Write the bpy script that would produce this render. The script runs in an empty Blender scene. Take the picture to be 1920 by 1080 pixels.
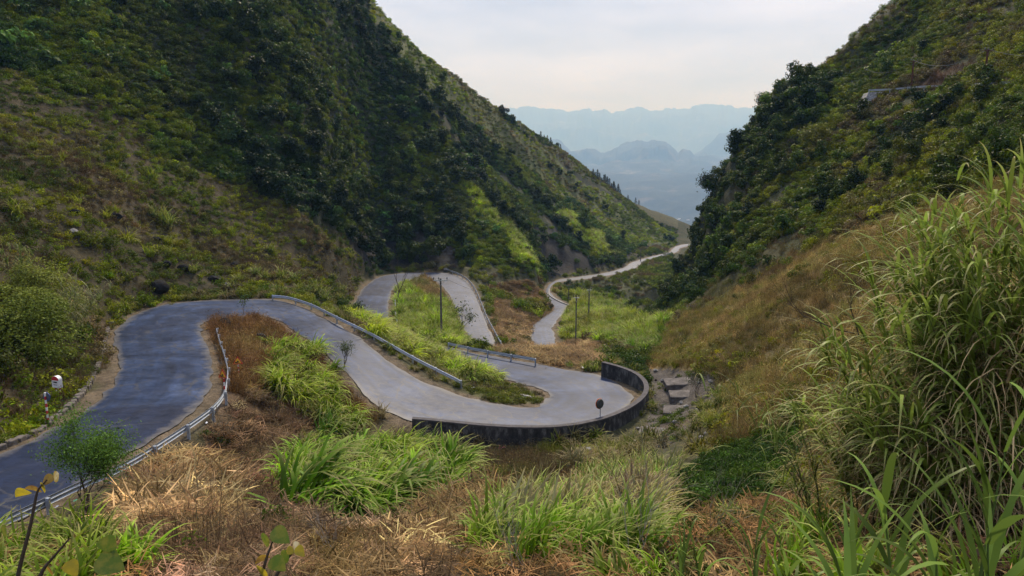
import bpy, math, random
import numpy as np
from mathutils import Vector, Matrix
from mathutils.kdtree import KDTree
random.seed(7); rng = np.random.default_rng(7)
R = math.radians
S = bpy.context.scene
COL = S.collection

# ------------------------------------------------------------------ camera
F = 1280.0
TP = 210.0 / F
PITCH = math.atan(TP); SP, CP = math.sin(PITCH), math.cos(PITCH)
cam_d = bpy.data.cameras.new("camera"); cam_d.lens = 24; cam_d.sensor_width = 36
cam_d.clip_start = 0.1; cam_d.clip_end = 60000
cam = bpy.data.objects.new("camera", cam_d); COL.objects.link(cam)
cam.rotation_euler = (R(90) - PITCH, 0, 0)
S.camera = cam
# ------------------------------------------------------------------ light
S.view_settings.view_transform = 'Standard'; S.view_settings.look = 'None'
S.view_settings.exposure = 0.36; S.view_settings.gamma = 1.0
SUN_EL, SUN_AZ = R(43), R(9)          # azimuth measured from +Y towards +X
sd = Vector((math.sin(SUN_AZ) * math.cos(SUN_EL), math.cos(SUN_AZ) * math.cos(SUN_EL), math.sin(SUN_EL)))
sun_d = bpy.data.lights.new("sun", 'SUN'); sun_d.energy = 4.8; sun_d.angle = R(7); sun_d.color = (1, .97, .93)
sun = bpy.data.objects.new("sun", sun_d); COL.objects.link(sun)
sun.rotation_euler = sd.to_track_quat('Z', 'Y').to_euler()
W = bpy.data.worlds.new("World"); S.world = W; W.use_nodes = True
def world():
    nt = W.node_tree; N = nt.nodes; L = nt.links; N.clear()
    out = N.new('ShaderNodeOutputWorld'); bg = N.new('ShaderNodeBackground'); L.new(bg.outputs[0], out.inputs[0])
    tc = N.new('ShaderNodeTexCoord')
    sky = N.new('ShaderNodeTexSky'); sky.sky_type = 'NISHITA'; sky.sun_disc = False
    sky.sun_elevation = SUN_EL; sky.sun_rotation = SUN_AZ
    sep = N.new('ShaderNodeSeparateXYZ'); L.new(tc.outputs['Generated'], sep.inputs[0])
    # overcast: brighter overhead than near the horizon
    mr = N.new('ShaderNodeMapRange'); mr.interpolation_type = 'SMOOTHSTEP'
    for k, v in zip((1, 2, 3, 4), (0.22, 0.9, 7.9, 8.6)): mr.inputs[k].default_value = v
    L.new(sep.outputs['Z'], mr.inputs[0])
    mp = N.new('ShaderNodeMapping'); mp.inputs['Scale'].default_value = (1.2, 1.2, 5.0); L.new(tc.outputs['Generated'], mp.inputs[0])
    no = N.new('ShaderNodeTexNoise'); no.inputs['Scale'].default_value = 2.2; no.inputs['Detail'].default_value = 7; no.inputs['Roughness'].default_value = .55
    L.new(mp.outputs[0], no.inputs[0])
    cr = N.new('ShaderNodeValToRGB'); L.new(no.outputs[0], cr.inputs[0])
    cr.color_ramp.elements[0].position = .36; cr.color_ramp.elements[0].color = (.58, .65, .98, 1)
    cr.color_ramp.elements[1].position = .62; cr.color_ramp.elements[1].color = (.92, .99, 1.42, 1)
    mu = N.new('ShaderNodeVectorMath'); mu.operation = 'SCALE'; L.new(cr.outputs[0], mu.inputs[0]); L.new(mr.outputs[0], mu.inputs['Scale'])
    mx = N.new('ShaderNodeMix'); mx.data_type = 'RGBA'; mx.inputs[0].default_value = .985
    L.new(sky.outputs[0], mx.inputs[6]); L.new(mu.outputs[0], mx.inputs[7])
    L.new(mx.outputs[2], bg.inputs[0]); bg.inputs[1].default_value = 0.10
world()
cy = S.cycles
cy.max_bounces = 6; cy.diffuse_bounces = 2; cy.glossy_bounces = 2; cy.transmission_bounces = 3; cy.transparent_max_bounces = 4; cy.volume_bounces = 0
cy.use_denoising = True; cy.denoiser = 'OPENIMAGEDENOISE'; cy.denoising_input_passes = 'RGB_ALBEDO_NORMAL'; cy.denoising_prefilter = 'ACCURATE'
cy.use_adaptive_sampling = False
cy.volume_step_rate = 1.0

# ------------------------------------------------------------------ pixel <-> world
def ray(px, py):
    a = (np.asarray(px, float) - 960) / F; b = (540 - np.asarray(py, float)) / F
    return a, CP + b * SP, -SP + b * CP
def Pd(px, py, d):            # point on the line of sight at forward distance d
    a, y, z = ray(px, py); t = d / y
    return np.stack([a * t, y * t, z * t], -1)
def Pz(px, py, zz):           # point on the line of sight at height zz
    a, y, z = ray(px, py); t = zz / z
    return np.stack([a * t, y * t, z * t], -1)
def proj(x, y, z):
    f = y * CP - z * SP; u = y * SP + z * CP
    f = np.where(f < .05, .05, f)
    return 960 + F * x / f, 540 - F * u / f

# ------------------------------------------------------------------ noise
def _hash(ix, iy, s):
    h = (ix * 374761393 + iy * 668265263 + s * 1442695041) & 0xffffffff
    h = ((h ^ (h >> 13)) * 1274126177) & 0xffffffff
    return ((h ^ (h >> 16)) & 0xffff) / 65535.0
def vnoise(x, y, s=0):
    xf = np.floor(x); yf = np.floor(y); ix = xf.astype(np.int64); iy = yf.astype(np.int64)
    u = x - xf; v = y - yf; u = u * u * (3 - 2 * u); v = v * v * (3 - 2 * v)
    a = _hash(ix, iy, s); b = _hash(ix + 1, iy, s); c = _hash(ix, iy + 1, s); d = _hash(ix + 1, iy + 1, s)
    return (a + (b - a) * u) * (1 - v) + (c + (d - c) * u) * v
def fbm(x, y, sc, oc=4, s=0):
    x = np.asarray(x, float) / sc; y = np.asarray(y, float) / sc; t = 0; am = 1; n = 0
    for k in range(oc):
        t = t + am * vnoise(x + 17.3 * k, y - 9.1 * k, s + k); n += am; am *= .5; x = x * 2.03; y = y * 2.03
    return t / n
def sstep(a, b, x):
    t = np.clip((x - a) / (b - a), 0, 1); return t * t * (3 - 2 * t)

# ------------------------------------------------------------------ road (asphalt edges, left and right, and height)
ROAD = [(-120,915,-60,1020,-11.2),(0,853,68,955,-11.5),(75,818,160,903,-11.7),(127,790,243,850,-12),(187,747,333,793,-12.3),(213,713,387,743,-12.6),
(222,680,397,700,-12.85),(217,640,390,660,-13.1),(228,610,378,622,-13.3),(283,577,378,607,-13.5),(360,565,400,600,-13.6),(450,562,440,597,-13.75),
(520,563,480,592,-13.95),(567,577,515,597,-14.2),(610,598,550,622,-14.5),(640,612,590,646,-14.8),(673,632,630,680,-15.1),(700,653,665,716,-15.5),
(753,693,703,757,-16.1),(827,730,775,789,-16.7),(893,750,870,803,-17.1),(940,760,960,808,-17.4),(985,764,1040,806,-17.6),(1015,758,1110,793,-17.8),
(1027,747,1165,772,-18),(1025,738,1187,748,-18.2),(1012,729,1175,731,-18.4),(990,722,1133,707,-18.6),(963,716,1073,694,-18.9),(925,706,1007,681,-19.2),
(880,690,940,670,-19.5),(835,672,887,661,-19.8),(775,645,830,648,-20.2),(715,622,775,632,-20.6),(672,600,735,615,-20.9),(662,578,729,590,-21.2),
(666,565,728,575,-21.4),(680,543,733,550,-21.8),(695,529,743,537,-22),(718,517,765,526,-22.25),(755,512.5,785,522,-22.5),(800,511,800,521.5,-22.7),
(837,512,818,527,-22.9),(870,523,833,541,-23.2),(887,543,846,560,-23.6),(897,565,854,581,-24),(907,590,864,602,-24.4),(918,620,876,627,-24.9),
(930,650,895,650,-25.4),(948,668,915,682,-26.2),(965,673,958,703,-26.7),(985,670,1008,702,-27),(998,660,1038,672,-27.2),(1003,648,1045,650,-27.5),
(996,628,1039,628,-27.75),(1000,610,1037,613,-28),(1018,596,1049,595,-28.5),(1036,581,1063,575,-29),(1034,571,1056,566,-29.4),(1027,562,1040,557,-29.8),
(1023,547,1031,544,-30.3),(1031,533,1038,532,-30.9),(1049,524,1060,527,-31.5),(1093,518,1116,520.5,-32.3),(1138,511,1160,512.5,-33),(1169,502,1189,504,-33.5),
(1185,492,1202,494,-33.8),(1222,481,1226,484,-34.4),(1255,473,1268,473,-35),(1261,466,1274,466,-35.3),(1278,459,1290,461.5,-35.7),(1310,456,1318,459,-36.2),(1350,453,1360,456,-36.6)]
RA = np.array(ROAD, float)
RL = Pz(RA[:, 0], RA[:, 1], RA[:, 4]); RR = Pz(RA[:, 2], RA[:, 3], RA[:, 4])
def catmull(P, sub):
    P = np.asarray(P, float); Q = np.vstack([2 * P[0] - P[1], P, 2 * P[-1] - P[-2]]); out = []
    for i in range(1, len(Q) - 2):
        p0, p1, p2, p3 = Q[i - 1:i + 3]
        for k in range(sub):
            t = k / sub
            out.append(.5 * (2 * p1 + (p2 - p0) * t + (2 * p0 - 5 * p1 + 4 * p2 - p3) * t * t + (3 * p1 - p0 - 3 * p2 + p3) * t ** 3))
    out.append(P[-1]); return np.array(out)
SUB = 10
EL = catmull(RL, SUB); ER = catmull(RR, SUB)

# ------------------------------------------------------------------ terrain control points
T = [(100,1080,8.5),(500,1080,8),(960,1080,7.5),(1400,1080,7),(1800,1080,6.5),(100,1000,14),(300,900,26),(300,960,18),(430,905,29),(500,850,35),
(560,960,19),(560,800,41),(600,740,46),(700,960,19),(700,880,30),(850,870,35),(850,950,21),(1000,960,19.5),(1000,880,31),(1000,848,42),(800,828,44),
(900,842,44.3),(1100,834,44.5),(1180,814,47),(1225,790,52.5),(1240,720,62),(1200,690,69),(1160,670,75),(1270,760,52),(1300,800,42),(1200,880,30),(1200,1000,13),
(1350,880,28),(1350,820,36),(1340,720,53),(1450,800,33),
(1500,700,40),(1500,600,54),(1500,520,66),(1400,600,62),(1400,680,52),(1350,640,62),(1300,640,75),(1300,600,92),(1260,650,82),(1265,610,115),
(1600,800,27),(1600,700,36),(1700,600,42),(1700,900,14),(1850,900,12),(1500,800,31),(1900,700,24),(1900,550,34),(1700,450,62),(1800,350,67),
(1900,300,62),(1900,220,80),(1900,160,98),(1900,50,125),(1900,0,135),(1845,160,105),(1750,160,120),(1750,250,100),(1620,180,140),(1620,300,110),
(1620,400,85),(1500,400,105),(1500,300,130),(1430,300,140),(1400,400,125),(1400,480,100),(1340,480,125),(1340,560,95),(1330,400,145),(1750,50,150),
(1690,100,155),(1560,180,160),(1600,130,165),
(150,700,42),(0,800,32),(60,760,35),(110,742,36.5),(0,700,37),(0,600,44),(0,500,53),(0,400,65),(0,300,79),(0,200,94),(0,100,109),(0,0,126),
(100,650,46),(150,600,54),(200,560,62),(200,450,74),(200,350,88),(200,250,104),(200,150,118),(200,50,132),(200,0,140),
(300,545,76),(350,545,80),(400,500,92),(400,400,106),(400,300,120),(400,200,133),(400,100,146),(400,0,160),
(520,545,84),(600,520,95),(600,450,118),(640,480,125),(600,380,135),(600,300,148),(600,200,162),(600,100,178),(600,0,195),
(650,560,98),(660,520,120),(700,505,158),(760,500,164),(840,500,163),(700,450,168),(700,400,176),(700,300,190),(700,200,205),(700,100,220),
(800,450,172),(800,350,190),(800,250,215),(800,150,245),(900,300,260),(900,400,190),(900,500,160),(900,540,150),(940,560,140),(960,600,122),(980,640,113),
(870,340,205),(950,420,185),(1000,480,176),(1012,525,173),(1040,500,222),(1020,460,225),(1000,400,245),(980,350,270),(960,300,300),
(1090,480,235),(1090,420,265),(1050,350,320),(1110,460,252),(1150,470,268),(1150,420,330),(1180,440,330),(1200,460,322),(1230,455,350),(1260,445,400),
(1120,545,190),(1080,560,150),(1100,600,125),(1150,600,125),(1180,590,135),(1200,560,165),(1240,600,135),(1250,570,165),(1230,530,205),(1200,510,240),
(1270,500,260),(1290,480,300),(1260,540,200),(1150,540,187),(1120,530,208),
(950,650,80),(1000,650,81),(1060,648,81),(1120,655,77),(1100,672,72),(1130,690,66),(1040,672,72),(1200,655,84),(1150,630,98),(1090,640,107),
(900,720,57),(930,727,57),(850,700,60),(800,670,65),(740,640,72),(690,610,80),
(790,512.3,147),(780,540,128),(790,580,112),(820,610,100),(760,600,106),(850,640,92)]
TA = np.array(T, float)
CREST_L = [(690,-10,240),(768,78,268),(840,143,298),(915,224,340),(996,281,385),(1090,354,435),(1172,402,475),(1210,417,490),(1260,430,495),(1300,444,480),(600,-200,240),(400,-200,200),(150,-200,170)]
CREST_R = [(1700,0,185),(1640,45,180),(1520,157,172),(1430,210,168),(1392,270,163),(1328,370,158),(1312,450,155),(1293,545,150),(1276,600,142),(1850,-150,190),(2100,-150,160)]
cl = np.array(CREST_L, float); crr = np.array(CREST_R, float)
def densify(a, n=4):
    return np.vstack([a[i] + (a[i + 1] - a[i]) * k / n for i in range(len(a) - 1) for k in range(n)] + [a[-1]])
CL = Pd(cl[:, 0], cl[:, 1], cl[:, 2]); CR = Pd(crr[:, 0], crr[:, 1], crr[:, 2])
CL = np.vstack([densify(CL[:10]), CL[10:]]); CR = np.vstack([densify(CR[:9]), CR[9:]])
WPTS = [(0,0,-1.75),(4,0,-1.2),(-5,0,-2.4),(0,-8,1.5),(0,-30,12),(30,-20,12),(-30,-20,3),(-25,8,-7),(-40,18,-5),(80,0,30),(-70,10,8),(-90,60,22),(105,60,36),(60,20,16),
        (-60,-80,30),(60,-80,40),(-200,0,70),(200,0,90),(-250,150,90),(250,150,95),(0,-300,100),(-200,300,70),(200,300,0),(200,450,-60),(0,560,-60),(130,560,-130),(250,560,-140),(-200,560,20)]
mid = (RL + RR) / 2
ctrl = np.vstack([RL, RR, mid, Pd(TA[:, 0], TA[:, 1], TA[:, 2]), CL, CL + [8, 60, -48], CR, CR[:33] + [16, 42, -38], np.array(WPTS, float)])
def rbf_fit(P, lam=.6, c=1.5):
    n = len(P); D = np.sqrt(((P[:, None, :2] - P[None, :, :2]) ** 2).sum(-1) + c * c)
    A = np.zeros((n + 1, n + 1)); A[:n, :n] = -D + lam * np.eye(n); A[:n, n] = 1; A[n, :n] = 1
    w = np.linalg.solve(A, np.append(P[:, 2], 0.0)); return w
WT = rbf_fit(ctrl)
def base_z(x, y, c=1.5):
    sh = x.shape; x = x.ravel().astype(np.float32); y = y.ravel().astype(np.float32); o = np.empty(len(x), np.float32)
    cx = ctrl[:, 0].astype(np.float32); cyy = ctrl[:, 1].astype(np.float32); w = WT[:-1].astype(np.float32)
    for i in range(0, len(x), 16384):
        d = (x[i:i + 16384, None] - cx) ** 2; d += (y[i:i + 16384, None] - cyy) ** 2; d += c * c; np.sqrt(d, out=d)
        o[i:i + 16384] = -(d @ w) + WT[-1]
    return o.reshape(sh).astype(float)

az = np.concatenate([np.arange(-180, -52, 4.0), np.arange(-52, 52.001, .09), np.arange(56, 180, 4.0)])
NA = len(az); R0, R1 = 1.3, 600.0; NR = 700
lr = np.linspace(math.log(R0), math.log(R1), NR); rr = np.exp(lr)
AZ, RRg = np.meshgrid(np.radians(az), rr, indexing='ij')
GX = RRg * np.sin(AZ); GY = RRg * np.cos(AZ)
GZ = base_z(GX, GY)
# distance to road edge
kd = KDTree(len(EL)); EC = (EL + ER) / 2
HW = np.linalg.norm((ER - EL)[:, :2], axis=1) / 2
tang = np.gradient(EC[:, :2], axis=0); tang /= np.linalg.norm(tang, axis=1)[:, None]
perp = np.stack([-tang[:, 1], tang[:, 0]], 1)
HW = np.abs(((EL - EC)[:, :2] * perp).sum(1)) + .02
dense = []
for i in range(len(EC) - 1):
    n = max(1, int(np.linalg.norm(EC[i + 1] - EC[i]) / .4))
    for k in range(n):
        t = k / n; dense.append((EL[i] * (1 - t) + EL[i + 1] * t, ER[i] * (1 - t) + ER[i + 1] * t))
DL = np.array([a for a, b in dense]); DR = np.array([b for a, b in dense])
pts = []
for j in range(9):
    f = j / 8; pts.append(DL * (1 - f) + DR * f)
ALLP = np.concatenate(pts)
kd = KDTree(len(ALLP))
for i, p in enumerate(ALLP): kd.insert((p[0], p[1], 0), i)
kd.balance()
GE = np.full(GX.shape, 50.0); GRZ = GZ.copy()
sel = np.argwhere((np.abs(AZ) < R(60)) & (RRg > 18) & (RRg < 430) & (GX < 125) & (GX > -45))
# coarse cull: bounding cells
occ = set()
for p in ALLP:
    bx, by = int(p[0] // 6), int(p[1] // 6)
    for a in (-1, 0, 1):
        for b in (-1, 0, 1): occ.add((bx + a, by + b))
fx = GX.ravel(); fy = GY.ravel(); ge = GE.ravel(); gr = GRZ.ravel()
flat = sel[:, 0] * NR + sel[:, 1]
occk = np.array([(a + 1000) * 10000 + b + 1000 for a, b in occ])
key = (np.floor(fx[flat] / 6).astype(int) + 1000) * 10000 + np.floor(fy[flat] / 6).astype(int) + 1000
flat = flat[np.isin(key, occk)]
for i in flat:
    co, idx, d = kd.find((fx[i], fy[i], 0))
    if d < 7: ge[i] = d; gr[i] = ALLP[idx, 2]
GE = ge.reshape(GX.shape); GRZ = gr.reshape(GX.shape)
n1 = fbm(GX, GY, 26, 5, 3) - .5; n2 = fbm(GX, GY, 5, 4, 11) - .5
rib = np.abs(fbm(GX + GY * .3, GY * .35, 22, 3, 21) - .5) * 2
amp = np.clip(.022 * RRg, .15, 4.2) * (1 - .7 * sstep(195, 260, GY) * sstep(-60, -40, GX)); fade = sstep(1.0, 7.0, GE)
lefthill = sstep(-20, -45, GX - .0 * GY) * sstep(80, 120, GY) + sstep(150, 180, GY) * sstep(30, 0, GX)
GZ = GZ + fade * (amp * n1 * 1.6 + np.clip(.012 * RRg, .12, .9) * n2 * 1.2 + np.clip(lefthill, 0, 1) * (rib - .4) * 3.5 * (1 - .6 * sstep(210, 260, GY)))
w = 1 - sstep(.5, 3.2, GE)
GZ = GZ * (1 - w) + (GRZ - .07) * w
ELEV = GZ / RRg
RUN = np.maximum.accumulate(ELEV, axis=1)
azc = az
def gcell(x, y):
    a = np.degrees(np.arctan2(x, y)); r = np.hypot(x, y)
    ia = np.interp(a, azc, np.arange(NA)); ir = (np.log(np.maximum(r, R0)) - lr[0]) / (lr[1] - lr[0])
    i = np.clip(ia.astype(int), 0, NA - 2); j = np.clip(ir.astype(int), 0, NR - 2)
    return i, j, np.clip(ia - i, 0, 1), np.clip(ir - j, 0, 1), r
def gsamp(G, x, y):
    x = np.asarray(x, float); y = np.asarray(y, float)
    i, j, u, v, r = gcell(x, y)
    return (G[i, j] * (1 - u) + G[i + 1, j] * u) * (1 - v) + (G[i, j + 1] * (1 - u) + G[i + 1, j + 1] * u) * v
def gz(x, y): return gsamp(GZ, x, y)
def gz1(x, y): return float(gsamp(GZ, np.array([x]), np.array([y]))[0])
def onground(px, py, dmin=3.0):   # first terrain hit of a line of sight
    a, yy, z = ray(px, py); d = np.exp(np.linspace(math.log(dmin), math.log(590), 3000))
    h = z / yy * d - gz(a / yy * d, d)
    if not (h < 0).any(): return onground(px, py + 4, dmin)
    k = np.argmax(h < 0)
    return np.array([a / yy * d[k], d[k], gz1(a / yy * d[k], d[k])])

# ------------------------------------------------------------------ zones (regions of ground cover)
ZP = [('scrub', [(-5000,-5000),(7000,-5000),(7000,7000),(-5000,7000)]),
('slope', [(-3000,100),(0,130),(200,200),(330,300),(480,360),(640,440),(690,500),(660,560),(560,556),(420,551),(240,585),(190,700),(60,820),(-3000,900)]),
('forestL', [(-3000,-3000),(700,-3000),(720,0),(860,130),(1010,270),(1210,412),(1300,440),(1260,462),(1200,470),(1090,500),(1030,520),(990,500),(960,500),(880,500),(840,495),(690,497),(640,440),(480,360),(330,300),(200,200),(0,130),(-3000,100)]),
('ridge', [(640,-3000),(720,0),(860,130),(930,215),(1010,270),(1100,345),(1210,412),(1300,440),(1260,460),(1190,462),(1140,430),(1060,370),(980,320),(930,270),(840,200),(740,90),(690,20)]),
('burnt', [(1205,408),(1310,438),(1310,452),(1270,455),(1235,430)]),
('spurlight', [(855,330),(880,345),(960,420),(1000,470),(1010,520),(985,500),(940,440),(890,390)]),
('spurlight', [(1040,395),(1075,410),(1120,440),(1150,470),(1120,478),(1085,440)]),
('cliff', [(640,440),(700,430),(800,440),(850,460),(860,495),(690,500)]),
('cliff', [(985,420),(1040,430),(1080,470),(1190,470),(1160,490),(1040,515),(1015,470)]),
('strawslope', [(920,540),(1000,528),(1030,560),(1040,580),(1000,600),(985,640),(950,645),(915,600)]),
('green', [(1035,545),(1110,550),(1190,590),(1250,605),(1265,640),(1205,665),(1130,640),(1045,640),(1050,595),(1078,570)]),
('valley', [(1080,525),(1290,465),(1300,560),(1260,605),(1190,588),(1110,548)]),
('forestR', [(1700,0),(1700,-3000),(6000,-3000),(6000,330),(1920,330),(1700,400),(1600,440),(1480,480),(1340,560),(1290,570),(1258,560),(1280,380),(1400,230),(1520,150)]),
('cliffR', [(1250,575),(1272,400),(1300,370),(1400,225),(1520,135),(1570,165),(1490,280),(1400,400),(1350,500),(1300,572)]),
('brownbank', [(1640,160),(1900,100),(3000,80),(3000,160),(1640,175)]),
('brown', [(6000,330),(1920,330),(1700,400),(1600,440),(1480,480),(1340,560),(1255,605),(1215,690),(1340,705),(1350,790),(1320,860),(1500,830),(1560,960),(1760,1000),(6000,1000)]),
('spill', [(1215,690),(1340,703),(1345,740),(1300,790),(1260,830),(1195,815),(1225,770)]),
('mulch', [(935,645),(1130,645),(1135,695),(1075,690),(1000,672),(930,655)]),
('hedge', [(650,585),(715,592),(770,625),(850,650),(930,680),(970,700),(965,722),(915,722),(855,705),(760,665),(690,625)]),
('weeds', [(855,712),(965,718),(1030,745),(1020,757),(950,762),(890,745)]),
('isl3', [(745,560),(760,520),(810,508),(830,540),(850,580),(890,645),(930,660),(860,650),(790,632),(745,610)]),
('isl3top', [(760,540),(775,518),(810,508),(828,530),(840,565),(800,560)]),
('isl1', [(375,600),(420,580),(500,582),(560,620),(640,660),(640,690),(560,700),(500,740),(420,750),(400,680)]),
('isl1green', [(500,650),(560,640),(640,680),(700,750),(700,800),(640,830),(560,800),(500,740)]),
('fgstraw', [(400,740),(520,730),(570,790),(540,900),(560,960),(640,1000),(760,930),(900,930),(960,900),(900,1000),(860,1090),(160,1090),(230,960),(290,870),(380,840)]),
('fggreen', [(530,900),(560,850),(620,835),(700,845),(820,855),(870,895),(840,960),(760,985),(680,995),(590,980),(540,940)]),
('fgbrown', [(870,840),(1100,840),(1060,900),(980,930),(880,910)]),
('fggreen2', [(890,990),(1050,930),(1085,895),(1180,880),(1290,890),(1330,915),(1240,960),(1240,1000),(1130,1090),(880,1090)]),
('heap', [(270,865),(390,860),(440,960),(400,1020),(250,990)]),('heap', [(600,1040),(690,1010),(780,1000),(900,930),(950,940),(870,1010),(770,1090),(590,1090)]),
('vines', [(1330,860),(1400,820),(1510,790),(1530,860),(1450,930),(1330,960),(1240,980),(1260,900)]),
('corner', [(-3000,990),(0,990),(180,950),(230,970),(250,1100),(-3000,3000)]),
('fgright', [(1240,1000),(1330,950),(1450,930),(1560,950),(1760,990),(6000,1000),(6000,3000),(1100,3000),(1130,1090)])]
ZN = {}
for n, p in ZP: ZN.setdefault(n, len(ZN))
def inpoly(px, py, poly):
    c = np.zeros(px.shape, bool); n = len(poly)
    for i in range(n):
        x1, y1 = poly[i]; x2, y2 = poly[(i + 1) % n]
        if y1 == y2: continue
        t = ((y1 > py) != (y2 > py)) & (px < (x2 - x1) * (py - y1) / (y2 - y1) + x1); c ^= t
    return c
def zone_of(x, y, z, jit=9):
    px, py = proj(x, y, z)
    px = px + (fbm(px, py, 40, 3, 5) - .5) * 2.4 * jit; py = py + (fbm(px, py, 40, 3, 55) - .5) * 2 * jit
    o = np.zeros(px.shape, np.int16)
    for n, p in ZP: o[inpoly(px, py, p)] = ZN[n]
    return o
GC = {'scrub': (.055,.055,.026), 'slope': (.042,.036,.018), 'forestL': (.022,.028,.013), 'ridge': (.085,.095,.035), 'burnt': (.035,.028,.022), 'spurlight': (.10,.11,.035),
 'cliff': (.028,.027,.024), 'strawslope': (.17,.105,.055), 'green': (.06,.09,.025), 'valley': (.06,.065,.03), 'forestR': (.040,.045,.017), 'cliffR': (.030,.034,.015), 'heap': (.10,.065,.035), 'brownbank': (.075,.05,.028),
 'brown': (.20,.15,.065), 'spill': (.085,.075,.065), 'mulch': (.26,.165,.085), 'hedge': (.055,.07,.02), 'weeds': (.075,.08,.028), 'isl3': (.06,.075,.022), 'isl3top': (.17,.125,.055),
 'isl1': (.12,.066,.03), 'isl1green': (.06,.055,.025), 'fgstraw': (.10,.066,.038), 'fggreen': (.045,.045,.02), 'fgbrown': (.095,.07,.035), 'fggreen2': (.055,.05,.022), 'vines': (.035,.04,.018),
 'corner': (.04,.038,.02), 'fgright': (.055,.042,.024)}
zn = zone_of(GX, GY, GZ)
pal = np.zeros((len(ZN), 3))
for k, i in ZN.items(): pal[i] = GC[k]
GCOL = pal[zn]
GCOL = GCOL * (.62 + .76 * fbm(GX, GY, 3.2, 4, 40))[..., None]
soil = np.array((.085, .058, .036)); dust = np.array((.13, .10, .068))
m = sstep(.55, .68, fbm(GX, GY, 7, 4, 31)) * (.55 - .35 * sstep(60, 110, RRg)); GCOL = GCOL * (1 - m[..., None]) + soil * m[..., None]
sh = 1 - sstep(.4, 1.5, GE + (fbm(GX, GY, 2.5, 3, 8) - .5) * 1.6); sh = (sh * .9)[..., None]
GCOL = GCOL * (1 - sh) + dust * (.75 + .5 * fbm(GX, GY, 1.1, 3, 9))[..., None] * sh

# ------------------------------------------------------------------ mesh + material helpers
def mesh_np(name, V, Q, attrs=None, smooth=False, tri=False):
    me = bpy.data.meshes.new(name); V = np.asarray(V, np.float32); Q = np.asarray(Q, np.int32)
    me.vertices.add(len(V)); me.vertices.foreach_set('co', V.ravel())
    k = Q.shape[1]; me.loops.add(Q.size); me.loops.foreach_set('vertex_index', Q.ravel())
    me.polygons.add(len(Q)); me.polygons.foreach_set('loop_start', np.arange(0, Q.size, k, dtype=np.int32))
    try: me.polygons.foreach_set('loop_total', np.full(len(Q), k, np.int32))
    except Exception: pass
    if smooth: me.polygons.foreach_set('use_smooth', np.ones(len(Q), bool))
    for an, (ty, dat) in (attrs or {}).items():
        at = me.attributes.new(an, ty, 'POINT')
        dat = np.asarray(dat, np.float32)
        if ty == 'FLOAT': at.data.foreach_set('value', dat.ravel())
        elif ty == 'FLOAT_VECTOR': at.data.foreach_set('vector', dat.ravel())
        else: at.data.foreach_set('color', np.concatenate([dat, np.ones((len(dat), 1), np.float32)], 1).ravel())
    me.update(calc_edges=True); me.validate()
    return me
def link(name, me, mat=None, parent=None):
    o = bpy.data.objects.new(name, me); COL.objects.link(o)
    if mat: me.materials.append(mat)
    if parent: o.parent = parent
    return o
def tag(o, label=None, cat=None, group=None, kind=None):
    if label: o['label'] = label
    if cat: o['category'] = cat
    if group: o['group'] = group
    if kind: o['kind'] = kind
    return o
def empty(name, loc, label, cat, group=None, rz=0):
    o = bpy.data.objects.new(name, None); COL.objects.link(o); o.location = loc; o.rotation_euler = (0, 0, rz)
    return tag(o, label, cat, group)
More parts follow.
